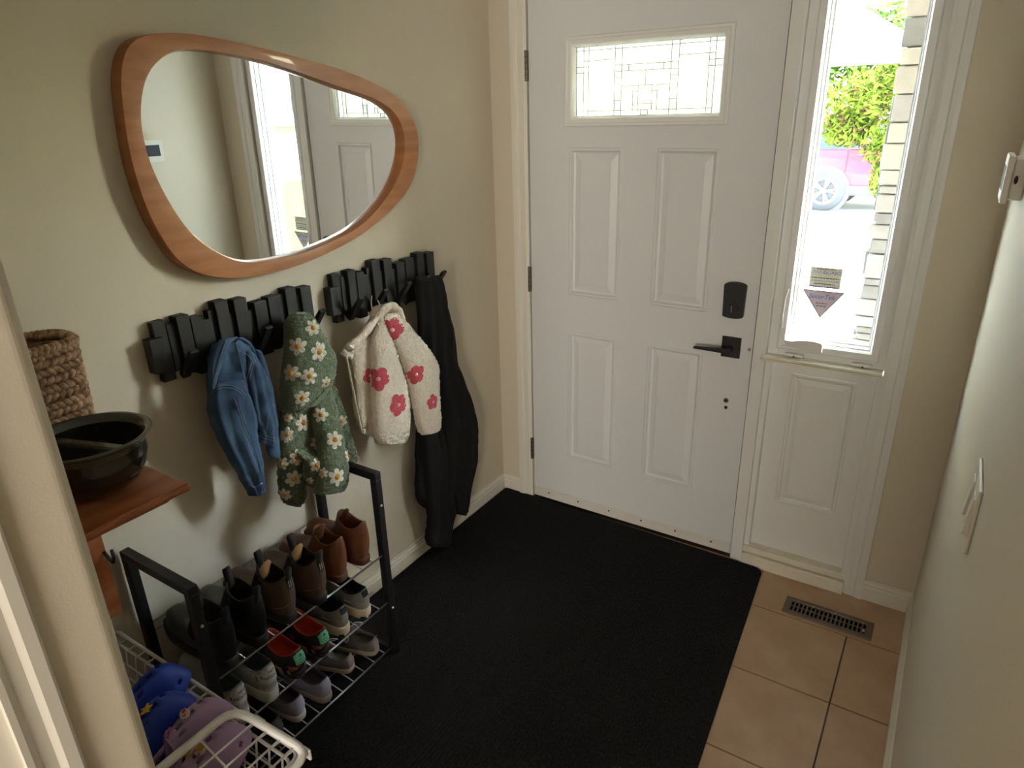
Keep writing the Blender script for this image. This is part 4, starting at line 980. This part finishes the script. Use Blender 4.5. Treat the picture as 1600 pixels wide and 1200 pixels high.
put(b, 515, 1094, 2, .02, y=-1.378)
b2 = copy_tree(b); put(b2, 474, 1122, 2, .02, y=-1.467); b2['label'] = 'pale lavender leather trainer next to the dark olive shoe'
M_ol = mat('olive_cloth', (.038, .038, .028), .85, bump=.2, bscale=300); M_ols = mat('slate_sole', (.07, .07, .085), .6)
b = shoe('slip_on_shoe', 'dark olive slip-on shoe on the lowest rack shelf by the wire basket', 'shoe', None, .25, .080, .026, (.05, .50), .68, .090, .07, .095, M_ol, M_blin, M_ols, None, bulge=.006)
put(b, 430, 1156, 2, .02, y=-1.556)

# ------------------------------------------------------------------ white wire basket with clogs
ZR = .50; BX0, BX1, BY0, BY1, ZB0 = -.148, .53, -2.015, -1.772, .385
wk = thing('wire_basket', 'white wire basket full of clogs beside the shoe rack', 'basket', (.18, -1.89, 0))
r1 = MB()
rect = rounded([(BX0, BY0, ZR), (BX1, BY0, ZR), (BX1, BY1, ZR), (BX0, BY1, ZR)], .03)
r1.tube(rect, .0042, 8, closed=True).build('top_rim', M_wire, wk, smooth=True)
r2 = [(x*.985+.0025, BY0+.008+(y-BY0)*.90, ZR-.012) for x, y, z in rect]
MB().tube(r2, .0036, 8, closed=True).build('inner_rim', M_wire, wk, smooth=True)
nx = 17
for i in range(nx):
    x = BX0+.02+(BX1-BX0-.04)*i/(nx-1)
    MB().tube([(x, BY1, ZR), (x-.012, BY1-.022, ZR-.010), (x-.012, BY1-.040, ZB0), (x-.012, BY0+.014, ZB0), (x-.012, BY0+.012, ZR-.010), (x, BY0, ZR)], .0024, 6).build('wire', M_wire, wk, smooth=True)
for k in range(2):
    z = ZR-.045-k*.035; f = .022+.018*(ZR-z)/(ZR-ZB0)
    MB().tube(rounded([(BX0+.01, BY0+.012, z), (BX1-.01, BY0+.012, z), (BX1-.01, BY1-f, z), (BX0+.01, BY1-f, z)], .025), .0024, 6, closed=True).build('ring_wire', M_wire, wk, smooth=True)
for k in range(5):
    y = BY0+.06+(BY1-BY0-.12)*k/4; MB().tube([(BX0+.012, y, ZR-.012), (BX0+.012, y, ZB0), (BX1-.012, y, ZB0), (BX1-.012, y, ZR-.012)], .0024, 6).build('wire', M_wire, wk, smooth=True)
# legs of the basket stand
for x in (BX0+.010, BX1-.010):
    for y in (BY0+.010, BY1-.012): MB().tube([(x, y, ZM if x > 0 or True else 0), (x, y, ZR-.012)], .006, 8).build('leg', M_wire, wk, smooth=True)
# hinged front panel folded over the basket (thick tube with thin bars)
pa = at(366, 1107, 2, .60); PX0, PY0, PZ0, PX1, PY1, PZ1 = pa.x, pa.y, .60, .548, BY1+.006, ZR+.008   # upper back edge, lower front edge
pf = rounded([(PX0, BY0+.004, PZ0), (PX1, BY0+.004, PZ1), (PX1, PY1, PZ1), (PX0, PY0, PZ0)], .035)
pfo = MB().tube(pf, .0085, 12, closed=True).build('front_panel', M_wire, wk, smooth=True)
def pan(t, y=None):
    return Vector((PX0+(PX1-PX0)*t, PY0+(PY1-PY0)*t if y is None else y, PZ0+(PZ1-PZ0)*t))
for t_ in (.28, .46, .64, .82): MB().tube([pan(t_, BY0+.004), pan(t_)], .0024, 6).build('panel_wire', M_wire, pfo, smooth=True)
MB().tube([pan(0, -1.90), pan(1, -1.885)], .0022, 6).build('panel_wire', M_wire, pfo, smooth=True)
for x in (.40, .535): MB().box((x-.014, BY1+.004, ZR-.012), (x+.014, BY1+.010, ZR+.014)).build('clip', M_wire, wk, bevel=.002)

def clog(label, group, m, mhole, L=.195, W=.078, charms=(), name='clog', inner=None, strap=True):
    t = thing(name, label, 'clog', group=group); n = 36
    bo = outline(L, W, n); base = [Vector((x, y, .016)) for x, y in bo]; top = []
    x0, x1_ = .035*L, .50*L
    for k in range(n):
        a = 2*PI*k/n; c, s = math.cos(a), math.sin(a)
        x = (x0+x1_)/2+(x1_-x0)/2*(abs(c)**.9)*(1 if c > 0 else -1); y = W*.5*.74*(abs(s)**.75)*(1 if s > 0 else -1)
        z = .040+.056*max(0, c)**1.1+.004*max(0, -c); top.append(Vector((x, y, z)))
    J = 11; vs = []
    for j in range(J+1):
        u = j/J
        for k in range(n):
            fr_ = max(0, math.cos(2*PI*k/n)); b_, tp = base[k], top[k]
            ph = u**(1+1.5*fr_); pv = 1-(1-u)**(1+1.1*fr_)
            vs.append(Vector((b_.x+(tp.x-b_.x)*ph, b_.y+(tp.y-b_.y)*(u**(1.6+.5*fr_)), b_.z+(tp.z-b_.z)*pv)))
    fs = [(j*n+k, j*n+(k+1) % n, (j+1)*n+(k+1) % n, (j+1)*n+k) for j in range(J) for k in range(n)]
    uo = MB().add(vs, fs).build('upper', m, t, smooth=True, world=False)
    cxm = (x0+x1_)/2
    rings = [[p.copy() for p in top], [Vector((cxm+(p.x-cxm)*.97, p.y*.94, p.z+.002)) for p in top], [Vector((cxm+(p.x-cxm)*.95, p.y*.90, p.z-.003)) for p in top], [Vector((cxm+(p.x-cxm)*1.1, p.y*.95, .026)) for p in top], [Vector((cxm+(p.x-cxm)*.3, p.y*.2, .020)) for p in top]]
    vs = sum(rings, []); R_ = 5; fs = [(j*n+k, j*n+(k+1) % n, (j+1)*n+(k+1) % n, (j+1)*n+k) for j in range(R_-1) for k in range(n)] + [tuple((R_-1)*n+k for k in range(n))]
    MB().add(vs, fs).build('footbed', inner or m, t, smooth=True, world=False)
    vs = []
    for z, e in ((0, -.006), (.004, .0), (.012, .001), (.018, -.001)):
        for x, y in bo: vs.append(((x-L/2)*(1+e/(L/2))+L/2, y*(1+e/(W/2)), z))
    fs = [(j*n+k, j*n+(k+1) % n, (j+1)*n+(k+1) % n, (j+1)*n+k) for j in range(3) for k in range(n)] + [tuple(reversed(range(n)))]
    MB().add(vs, fs).build('sole', m, t, smooth=True, world=False)
    b_ = bvh_of(uo)
    def surf(x, y):
        h = b_.ray_cast(Vector((x, y, .3)), Vector((0, 0, -1))); return h[0], h[1]
    # vent holes: faces of the upper set inwards
    bm = bmesh.new(); bm.from_mesh(uo.data); bm.faces.ensure_lookup_table(); hit = set()
    for (fx, fy) in [(.60,-.5),(.60,.5),(.66,-.22),(.66,.22),(.72,-.45),(.72,.45),(.74,0),(.79,-.28),(.79,.28),(.84,-.5),(.84,.5),(.86,0),(.91,-.25),(.91,.25)]:
        h_ = b_.ray_cast(Vector((fx*L, fy*W*.5*.8, .3)), Vector((0, 0, -1)))
        if h_[2] is not None: hit.add(h_[2])
    for s in (-1, 1):
        for fx in (.66, .76, .86):
            h_ = b_.ray_cast(Vector((fx*L, s*.2, .030)), Vector((0, -s, 0)))
            if h_[2] is not None: hit.add(h_[2])
    fsel = [bm.faces[i_] for i_ in hit]; used = set(); fs2 = []
    for f_ in fsel:
        if not any(v.index in used for v in f_.verts): fs2.append(f_); used |= {v.index for v in f_.verts}
    bmesh.ops.recalc_face_normals(bm, faces=bm.faces)
    if sum((1 if f_.normal.z > 0 else -1) for f_ in fs2) < 0: bmesh.ops.reverse_faces(bm, faces=bm.faces)
    bm.normal_update(); wl_ = bmesh.ops.inset_individual(bm, faces=fs2, thickness=.0004, depth=-.010)['faces']
    for f_ in fs2+list(wl_): f_.smooth = False
    bm.to_mesh(uo.data); bm.free()
    for s in (-1, 1):
        MB().tube([(x1_*.86, s*(W*.5*.80+.001), .056), (x1_*.86, s*(W*.5*.80+.005), .056)], .007, 12).build('strap_rivet', mhole, t, world=False)
    # heel strap, folded back behind the heel
    if strap:
        vs = []; pts = spline([(x1_*.86, -W*.41, .056), (x1_*.4, -W*.46, .058), (.0, -W*.34, .062), (-.012, 0, .064), (.0, W*.34, .062), (x1_*.4, W*.46, .058), (x1_*.86, W*.41, .056)], 40)
        for p in pts: vs += [p+Vector((0, 0, -.008)), p+Vector((0, 0, .008))]
        st = MB().add(vs, [(2*i, 2*i+1, 2*i+3, 2*i+2) for i in range(40)]).build('heel_strap', m, t, smooth=True, world=False); md = st.modifiers.new('s', 'SOLIDIFY'); md.thickness = .004
    for (fx, fy, fn) in charms:
        p, nn = surf(fx*L, fy*W*.5*.8); nn = nn if nn.z > 0 else -nn; fn(t, p, nn)
    return t
def frame_of(nn):
    tx = Vector((0, 1, 0)); tx = (tx-nn*tx.dot(nn)).normalized(); return Matrix((tx, nn.cross(tx), nn)).transposed()
def charm_poly(name, pts, m, h=.004, sub=None):
    def f(t, p, nn):
        F_ = frame_of(nn); mb = MB().prism(pts, 2, .0005, h); 
        for v in mb.v: v.xyz = p + F_ @ v
        o = mb.build(name, m, t, world=False, bevel=.0008)
        for (pts2, m2, z) in (sub or []):
            mb = MB().prism(pts2, 2, z, z+.0012)
            for v in mb.v: v.xyz = p + F_ @ v
            mb.build('charm_detail', m2, o, world=False)
    return f
def circ(r, n=14, cx=0, cy=0): return [(cx+r*math.cos(2*PI*k/n), cy+r*math.sin(2*PI*k/n)) for k in range(n)]
M_clb = mat('blue_foam', (.012, .045, .36), .5, bump=.05, bscale=300); M_clbh = mat('blue_hole', (.002, .006, .05), .8)
M_cll = mat('lavender_foam', (.40, .27, .47), .5, bump=.05, bscale=300); M_cllh = mat('lavender_hole', (.045, .03, .055), .8)
M_clp = mat('pale_pink_foam', (.60, .46, .45), .5, bump=.05, bscale=300); M_clph = mat('pink_hole', (.14, .05, .05), .8)
M_cy1 = mat('charm_yellow', (.62, .36, .04), .5); M_cw = mat('charm_cream', (.62, .5, .40), .5); M_cr1 = mat('charm_red', (.42, .03, .03), .5); M_cpk = mat('charm_pink', (.6, .15, .28), .5)
star = [(0, .014), (.005, .005), (.014, .008), (.007, -.001), (.012, -.010), (.002, -.006), (-.006, -.014), (-.005, -.003), (-.014, -.002), (-.006, .004)]
pop = charm_poly('popcorn_charm', [(-.007, -.011), (.007, -.011), (.010, .008), (-.010, .008)], M_cw, .004, [([(-.006+k*.005, -.011), (-.004+k*.005, -.011), (-.005+k*.0062, .008), (-.0075+k*.0062, .008)], M_cr1, .004) for k in range(3)] + [(circ(.006, 10, -.005, .011), M_cy1, .001), (circ(.006, 10, .005, .011), M_cy1, .001), (circ(.006, 10, 0, .014), M_cy1, .001)])
disc1 = charm_poly('round_charm', circ(.012), M_cw, .004, [(circ(.0075, 12, .001, -.003), M_cy1, .004), (circ(.003, 8, -.006, .007), M_cpk, .004), (circ(.003, 8, .006, .007), M_cpk, .004)])
disc2 = charm_poly('oval_charm', [(x*1.5, y) for x, y in circ(.010)], M_cw, .004, [(circ(.004, 10, -.006, .002), M_cpk, .004), (circ(.004, 10, .006, -.002), M_cr1, .004)])
flw = charm_poly('flower_charm', [(.008*(1+.35*math.cos(5*a))*math.cos(a), .008*(1+.35*math.cos(5*a))*math.sin(a)) for a in [2*PI*k/30 for k in range(30)]], M_cpk, .004, [(circ(.003, 8), M_cw, .004)])
G = 'clogs heaped in the white wire basket'
c1 = clog('bright blue foam clog with a yellow charm on its toe, in the wire basket', None, M_clb, M_clbh, charms=[(.74, .0, charm_poly('leaf_charm', star, M_cy1))])

CA, CP = math.radians(84), .62
def lay(t, x, y, z=.530, L=.195):
    t.matrix_basis = Matrix.Translation((x, y, z)) @ Matrix.Rotation(CA, 4, 'Z') @ Matrix.Rotation(-CP, 4, 'Y') @ Matrix.Translation((-L, 0, -.03))
lay(c1, .230, -1.818, .535)
c2 = clog('bright blue foam clog without a charm, leaning behind its partner', None, M_clb, M_clbh); lay(c2, .148, -1.778, .537)
c3 = clog('lavender foam clog with an oval charm, next to the blue clogs', None, M_cll, M_cllh, charms=[(.76, .1, disc2), (.54, .35, flw)]); lay(c3, .312, -1.788, .535)
c4 = clog('lavender foam clog with popcorn and round charms, under the basket\'s front tube', None, M_cll, M_cllh, charms=[(.66, .35, pop), (.70, -.25, disc1)]); lay(c4, .394, -1.806)
c5 = clog('pale pink foam clog lying under the thin bars of the wire basket', None, M_clp, M_clph, L=.165, W=.070, inner=mat('brown_footbed', (.07, .04, .028), .8), strap=False)
c5.matrix_basis = Matrix.Translation((.474, -1.828, .450)) @ Matrix.Rotation(math.radians(-90), 4, 'Z') @ Matrix.Rotation(.30, 4, 'Y')
c6 = clog('bright pink foam clog showing behind the blue clogs in the basket', None, mat('pink_foam', (.42, .06, .14), .5), mat('pink_foam_hole', (.10, .01, .03), .8), L=.17, W=.075)
c6.matrix_basis = Matrix.Translation((-.075, -1.983, .389)) @ Matrix.Rotation(math.radians(86), 4, 'Z')

# ------------------------------------------------------------------ outdoors
ZG = -.16
M_con = mat('concrete', (.42, .41, .39), .9, spec=0., bump=.15, bscale=60, var=.06, vscale=1.5); M_grass = mat('lawn', (.03, .065, .012), .95, spec=0., bump=.6, bscale=80, col2=(.042, .085, .018), vscale=6)
M_road = mat('road', (.30, .30, .30), .9, spec=0.)
struct(MB().box((-14, .16, ZG-.1), (2.6, 18, ZG)).build('ground_driveway', M_con))
struct(MB().box((2.6, .16, ZG-.1), (13.4, 40, ZG)).build('ground_lawn', M_grass))
struct(MB().box((13.4, .16, ZG-.1), (40, 80, ZG-.02)).box((-40, 18, ZG-.1), (2.6, 24, ZG-.02)).build('ground_road', M_road))
struct(MB().box((40, .16, ZG-.1), (140, 140, ZG+.01)).box((-60, 24, ZG-.1), (13.4, 60, ZG)).build('ground_verge', M_grass))
struct(MB().box((-.25, .15, ZG), (1.9, 1.6, -.04)).build('porch_step', M_con, bevel=.01))
M_sof = mat('soffit', (.72, .71, .66), .7)
struct(MB().box((-1.5, .14, 2.31), (2.0, 3.12, 2.36)).box((-1.5, 3.12, 2.275), (2.0, 3.2, 2.40)).build('porch_roof', M_sof))
# stone column
M_st = [mat('stone_a', (.11, .102, .097), .9, bump=.5, bscale=40, var=.15, vscale=14), mat('stone_b', (.075, .072, .07), .9, bump=.5, bscale=40, var=.15, vscale=14), mat('stone_c', (.14, .125, .108), .9, bump=.5, bscale=40, var=.15, vscale=14)]
col = thing('stone_column', 'grey stacked stone column standing on the porch outside the side window', 'column', (1.4, 1.0, -.04))
MB().box((1.165, .82, -.04), (1.62, 1.25, 2.31)).build('core', mat('mortar', (.08, .077, .074), .95), col)
z = -.04; q = 0
while z < 2.28:
    hgt = random.choice([.03, .045, .06, .075, .1]); z1 = min(z+hgt, 2.31); x = 1.150-random.uniform(0, .022)
    while x < 1.60:
        wd = random.uniform(.10, .24); y0 = .80-random.uniform(0, .018)
        o = MB().box((x+.002, y0, z+.002), (min(x+wd, 1.62)-.002, .84, z1-.002)).build('stone', random.choice(M_st), col, bevel=.005); x += wd
    y = .845
    while y < 1.24:
        wd = random.uniform(.12, .25); x0 = 1.152-random.uniform(0, .022)
        MB().box((x0, y+.002, z+.002), (1.18, min(y+wd, 1.25)-.002, z1-.002)).build('stone', random.choice(M_st), col, bevel=.005); y += wd
    z = z1
# gravel bed
M_grv = mat('gravel', (.13, .125, .12), .9, bump=.4, bscale=60, var=.3, vscale=9)
gv_ = MB()
for k in range(900):
    x, y = random.uniform(.30, 1.5), random.uniform(5.9, 8.0)
    if x < .30+(y-5.9)*.03: continue
    s = random.uniform(.02, .05); gv_.ball((x, y, ZG+.008), (s, s*random.uniform(.6, 1), s*.6), 6, 4, Matrix.Rotation(random.uniform(0, 6), 3, 'Z'))
o = gv_.build('gravel_bed', M_grv); o['kind'] = 'stuff'; o['label'] = 'dark grey gravel bed beside the concrete driveway'; o['category'] = 'gravel'
# carport gable over the drive
M_sid = mat('cream_siding', (.58, .55, .44), .8, spec=0.); M_fas = mat('fascia', (.75, .75, .73), .6, spec=0.)
def gp(u, v, y): return at(u, v, 1, y)
gy = 7.0
a, b_, c_ = gp(1408, 80, gy), gp(1300, 86, gy), gp(1300, 14, gy)
sl_g = (c_.z-a.z)/(c_.x-a.x); xe, ze = a.x+.05, a.z; xp = xe-3.4; zp = ze+abs(sl_g)*3.4
cp_ = thing('carport', 'white gable end of a carport roof over the driveway outside', 'carport', ((xe+2*xp-xe)/2, gy+1.5, ZG))
gz = b_.z
MB().add([(xe, gy, gz), (xp, gy, zp), (2*xp-xe, gy, gz), (xe, gy+.06, gz), (xp, gy+.06, zp), (2*xp-xe, gy+.06, gz)], [(0,1,2),(5,4,3),(0,3,4,1),(1,4,5,2),(2,5,3,0)]).build('gable_wall', M_sid, cp_)
for s in (1, -1):
    e = Vector((xp+s*(xe-xp+.25), 0, zp-abs(sl_g)*(xe-xp+.25))); pk = Vector((xp, 0, zp))
    MB().add([(e.x, gy-.35, e.z), (pk.x, gy-.35, pk.z), (pk.x, gy-.35, pk.z+.16), (e.x, gy-.35, e.z+.16), (e.x, gy+1.4, e.z), (pk.x, gy+1.4, pk.z), (pk.x, gy+1.4, pk.z+.16), (e.x, gy+1.4, e.z+.16)], [(0,1,2,3),(7,6,5,4),(0,4,5,1),(3,2,6,7),(0,3,7,4)]).build('roof_slope', M_fas, cp_)
for x in (2*xp-xe+.1, xp-.9):
    MB().box((x-.06, gy, ZG), (x+.06, gy+.12, gz)).build('post', M_fas, cp_, bevel=.01)
MB().box((2*xp-xe, gy, gz-.12), (xe, gy+.06, gz)).build('beam', M_sid, cp_)
# red car parked on the drive
M_car = mat('car_red', (.20, .008, .025), .3, coat=.3); M_cg = mat('car_glass', (.02, .03, .05), .1); M_tyre = mat('tyre', (.025, .025, .026), .8); M_rimm = mat('alloy', (.45, .45, .47), .35, metal=.8); M_clad = mat('cladding', (.035, .035, .038), .6)
wl = at(1283, 329, 2, ZG); cyr = wl.y; wx = wl.x
car = thing('car', 'red parked sport utility car on the driveway outside', 'car', (wx+1.3, cyr+.9, ZG))
rw = .36
def cprofile(inset, y):
    pr = [(-.85,.42),(-.9,.75),(-.86,1.05),(-.62,1.58),(-.3,1.66),(1.1,1.68),(1.75,1.52),(2.35,1.12),(3.25,1.0),(3.5,.82),(3.55,.45)]
    return [(wx+a, y, ZG+(b if b < 1.1 else 1.1+(b-1.1)*(1-inset))) for a, b in pr]
cb = MB(); N = 11
rings = [cprofile(.0, cyr+.02), cprofile(0, cyr+1.78)]
def side(yy, tumble):
    out = []
    for x, y, z in cprofile(0, yy): h = max(0, z-ZG-1.05); out.append((x, y+tumble*h*.28, z))
    return out
s0, s1 = side(cyr+.02, 1), side(cyr+1.80, -1); vs = s0+s1
# side walls with wheel arches cut by dark liners
fs = [tuple(range(N)), tuple(range(2*N-1, N-1, -1))] + [(i, i+N, (i+1) % N+N, (i+1) % N) for i in range(N)]
cb.add(vs, fs).build('body', M_car, car, bevel=.04)
for x0, x1_, in ((-.55, .28), (.33, 1.15)):
    MB().add([(wx+x0, cyr+.02, ZG+1.08), (wx+x1_, cyr+.02, ZG+1.08), (wx+min(x1_, 1.15)-.02, cyr+.145, ZG+1.53), (wx+x0+(.22 if x0 < 0 else .03), cyr+.145, ZG+1.53)], [(0,1,2,3)]).build('side_window', M_cg, car).modifiers.new('s', 'SOLIDIFY').thickness = .03
MB().add([(wx+1.2, cyr+.02, ZG+1.08), (wx+2.1, cyr+.02, ZG+1.1), (wx+1.62, cyr+.13, ZG+1.5), (wx+1.22, cyr+.145, ZG+1.53)], [(0,1,2,3)]).build('side_window', M_cg, car).modifiers.new('s', 'SOLIDIFY').thickness = .03
MB().box((wx-.9, cyr-.005, ZG+.28), (wx+3.5, cyr+1.82, ZG+.46)).build('sill_cladding', M_clad, car, bevel=.03)
MB().box((wx+.36, cyr-.01, ZG+.96), (wx+.56, cyr+.03, ZG+1.0)).build('door_handle', M_car, car, bevel=.008)
MB().box((wx+.300, cyr+.012, ZG+.47), (wx+.308, cyr+.03, ZG+1.07)).build('door_gap', M_black, car)
MB().tube([(wx-.3, cyr+.32, ZG+1.72), (wx+1.2, cyr+.32, ZG+1.73)], .02, 8).build('roof_rail', M_clad, car)
for x in (0, 2.68):
    for yy, s in ((cyr+.06, 1), (cyr+1.76, -1)):
        ar = MB().tube([(wx+x, yy-.075*s, ZG+rw), (wx+x, yy+.15*s, ZG+rw)], rw+.07, 28); ar.build('wheel_arch', M_clad, car)
        tw = MB(); tw.lathe([(.20, -.1), (rw-.03, -.1), (rw, -.07), (rw, .07), (rw-.03, .1), (.2, .1)], n=32)
        for v in tw.v: v.xyz = (wx+x+v.x, yy-.02*s+v.z, ZG+rw+v.y)
        ty_ = tw.build('tyre', M_tyre, car, smooth=True)
        rm2 = MB(); rm2.lathe([(0, -.05), (.06, -.05), (.07, -.03), (.2, -.015), (.235, -.08), (.24, -.09), (.225, .05)], n=32) if False else rm2.lathe([(.20, -.105), (.24, -.102), (.25, -.09), (.22, .05)], n=32)
        for k in range(5):
            a = 2*PI*k/5
            for da in (-.16, .16):
                p0 = Vector((.04*math.cos(a), .04*math.sin(a), -.085)); p1 = Vector((.22*math.cos(a+da), .22*math.sin(a+da), -.095)); rm2.tube([p0, p1], .018, 6)
        rm2.tube([(0, 0, -.10), (0, 0, -.06)], .05, 12)
        for v in rm2.v: v.xyz = (wx+x+v.x, yy-.02*s+v.z*s, ZG+rw+v.y)
        rm2.build('rim', M_rimm, ty_)
        hb_ = MB().tube([(wx+x, yy-.07*s, ZG+rw), (wx+x, yy+.1*s, ZG+rw)], .21, 20).build('brake_disc', M_clad, ty_)
MB().box((wx-.93, cyr+.1, ZG+.85), (wx-.86, cyr+.4, ZG+1.1)).build('tail_light', mat('tail_red', (.4, .02, .02), .2), car, bevel=.02)
# trees
M_lf = [mat('leaf_bright', (.075, .115, .012), .6, col2=(.11, .15, .02), vscale=3, spec=0.), mat('leaf_red', (.13, .055, .04), .6, spec=0.), mat('leaf_deep', (.04, .075, .012), .6, col2=(.06, .10, .02), vscale=3, spec=0.)]
M_bark = mat('bark', (.10, .07, .055), .9, bump=.6, bscale=40)
def tree(label, name, base, h, crown, nleaf, ls, mi, trunk=.05, mix=None):
    t = thing(name, label, 'tree', base, group=None); bx, by, bz = base; tips = []
    tb = MB().tube(spline([(bx, by, bz), (bx+.04*h, by, bz+h*.3), (bx-.02*h, by+.02*h, bz+h*.6), (bx+.03*h, by, bz+h*.85)], 14), [trunk*(1-.05*k) for k in range(15)], 8)
    for k in range(9):
        a = random.uniform(0, 2*PI); z0 = bz+h*random.uniform(.3, .75); p0 = Vector((bx, by, z0)); c = crown[k % len(crown)]
        p1 = Vector(c[0])+Vector((random.uniform(-.3, .3)*c[1][0], random.uniform(-.3, .3)*c[1][1], random.uniform(-.3, .3)*c[1][2])); tb.tube(spline([p0, (p0+p1)/2+Vector((0, 0, .05*h)), p1], 8), [trunk*.4*(1-.08*i) for i in range(9)], 6)
    tb.build('trunk', M_bark, t, smooth=True)
    groups = {}
    for k in range(nleaf):
        c, r = random.choice(crown); d = Vector((random.gauss(0, 1), random.gauss(0, 1), random.gauss(0, 1))).normalized()*random.uniform(.35, 1)
        p = Vector(c)+Vector((d.x*r[0], d.y*r[1], d.z*r[2])); p.z = max(p.z, bz+.1)
        nn = Vector((random.uniform(-1, 1), random.uniform(-1, .3), random.uniform(-.2, 1.4))).normalized(); tx = nn.orthogonal().normalized(); tx.rotate(Matrix.Rotation(random.uniform(0, 6.28), 3, nn)); ty = nn.cross(tx); s = ls*random.uniform(.6, 1.3)
        m_ = mi if mix is None or random.random() > mix[1] else mix[0]
        g = groups.setdefault(m_, MB()); g.add([p-tx*s, p+ty*s*.35, p+tx*s, p-ty*s*.35+nn*s*.15], [(0, 1, 2, 3)])
    for m_, g in groups.items():
        o = mesh('foliage', g.v, g.f, M_lf[m_]); o = link('foliage', o, t); o['kind'] = 'stuff'
    return t
cA = at(1345, 210, 1, 9.2)
tree('young tree with bright yellow-green leaves standing before the red car', 'young_tree', (cA.x+.75, 9.2, ZG), 2.6, [((cA.x+.15, 9.2, 1.75), (.75, .6, .42)), ((cA.x+.45, 9.1, 1.15), (.45, .5, .35)), ((cA.x+.5, 9.0, .65), (.28, .4, .3)), ((cA.x-.2, 9.4, 1.35), (.4, .5, .3)), ((cA.x+.55, 9.2, 2.1), (.5, .5, .5))], 8500, .062, 0, .035, (1, .12))
tree('tall tree with bright green crown rising behind the carport roof', 'garden_tree', (1.4, 15, ZG), 5.5, [((.9, 15, 3.6), (1.3, 1.2, .9)), ((1.9, 15, 4.2), (1.4, 1.3, 1.2)), ((.6, 15.5, 2.9), (.8, 1, .6))], 4200, .09, 0, .09, (2, .3))
for k, x in enumerate((-7, -2.6, 1.8, 6.2)):
    tree(['dense green tree across the road behind the carport', 'dense green tree across the road behind the red car', 'dense green tree across the road behind the young tree', 'dense green tree at the end of the lawn'][k], 'roadside_tree', (x, 27+k % 2, ZG), 5, [((x, 27, 2.6), (1.9, 1.6, 2.2)), ((x+.3, 27, 3.8), (1.5, 1.4, 1.4))], 2600, .2, 2, .14)
# house across the road, seen in the mirror
M_hs = mat('house_siding', (.50, .53, .55), .8, spec=0.); M_rf = mat('house_roof', (.16, .155, .15), .9, spec=0.)
hx, hy = 58, 46.5
hs_ = thing('house', 'pale house with a gabled roof across the road', 'house', (hx, hy, ZG))
ha = math.atan2(-hy, -hx)
def hb_(mb, name, m, parent=None):
    for v in mb.v:
        q = Matrix.Rotation(math.radians(45), 3, 'Z') @ (Vector((v.x, v.y, v.z))*1.25); v.xyz = q+Vector((hx, hy, ZG))
    return mb.build(name, m, parent or hs_)
hb_(MB().box((-4, -6, 0), (4, 6, 2.9)), 'walls', M_hs)
hb_(MB().add([(-4.5, -6.5, 2.85), (-4.5, 6.5, 2.85), (4.5, -6.5, 2.85), (4.5, 6.5, 2.85), (0, -6.5, 4.6), (0, 6.5, 4.6)], [(0,1,5,4),(2,4,5,3),(0,4,2),(1,3,5),(0,2,3,1)]), 'roof', M_rf)
for y in (-4.2, -1.2, 2.4, 4.6):
    wn = hb_(MB().box((-4.06, y-.7, 1.0), (-3.98, y+.7, 2.3)), 'window', M_fas); hb_(MB().box((-4.09, y-.6, 1.1), (-4.05, y+.6, 2.2)), 'pane', M_cg, wn)
hb_(MB().box((-4.06, .15, 0), (-3.98, 1.1, 2.1)), 'door', M_fas)
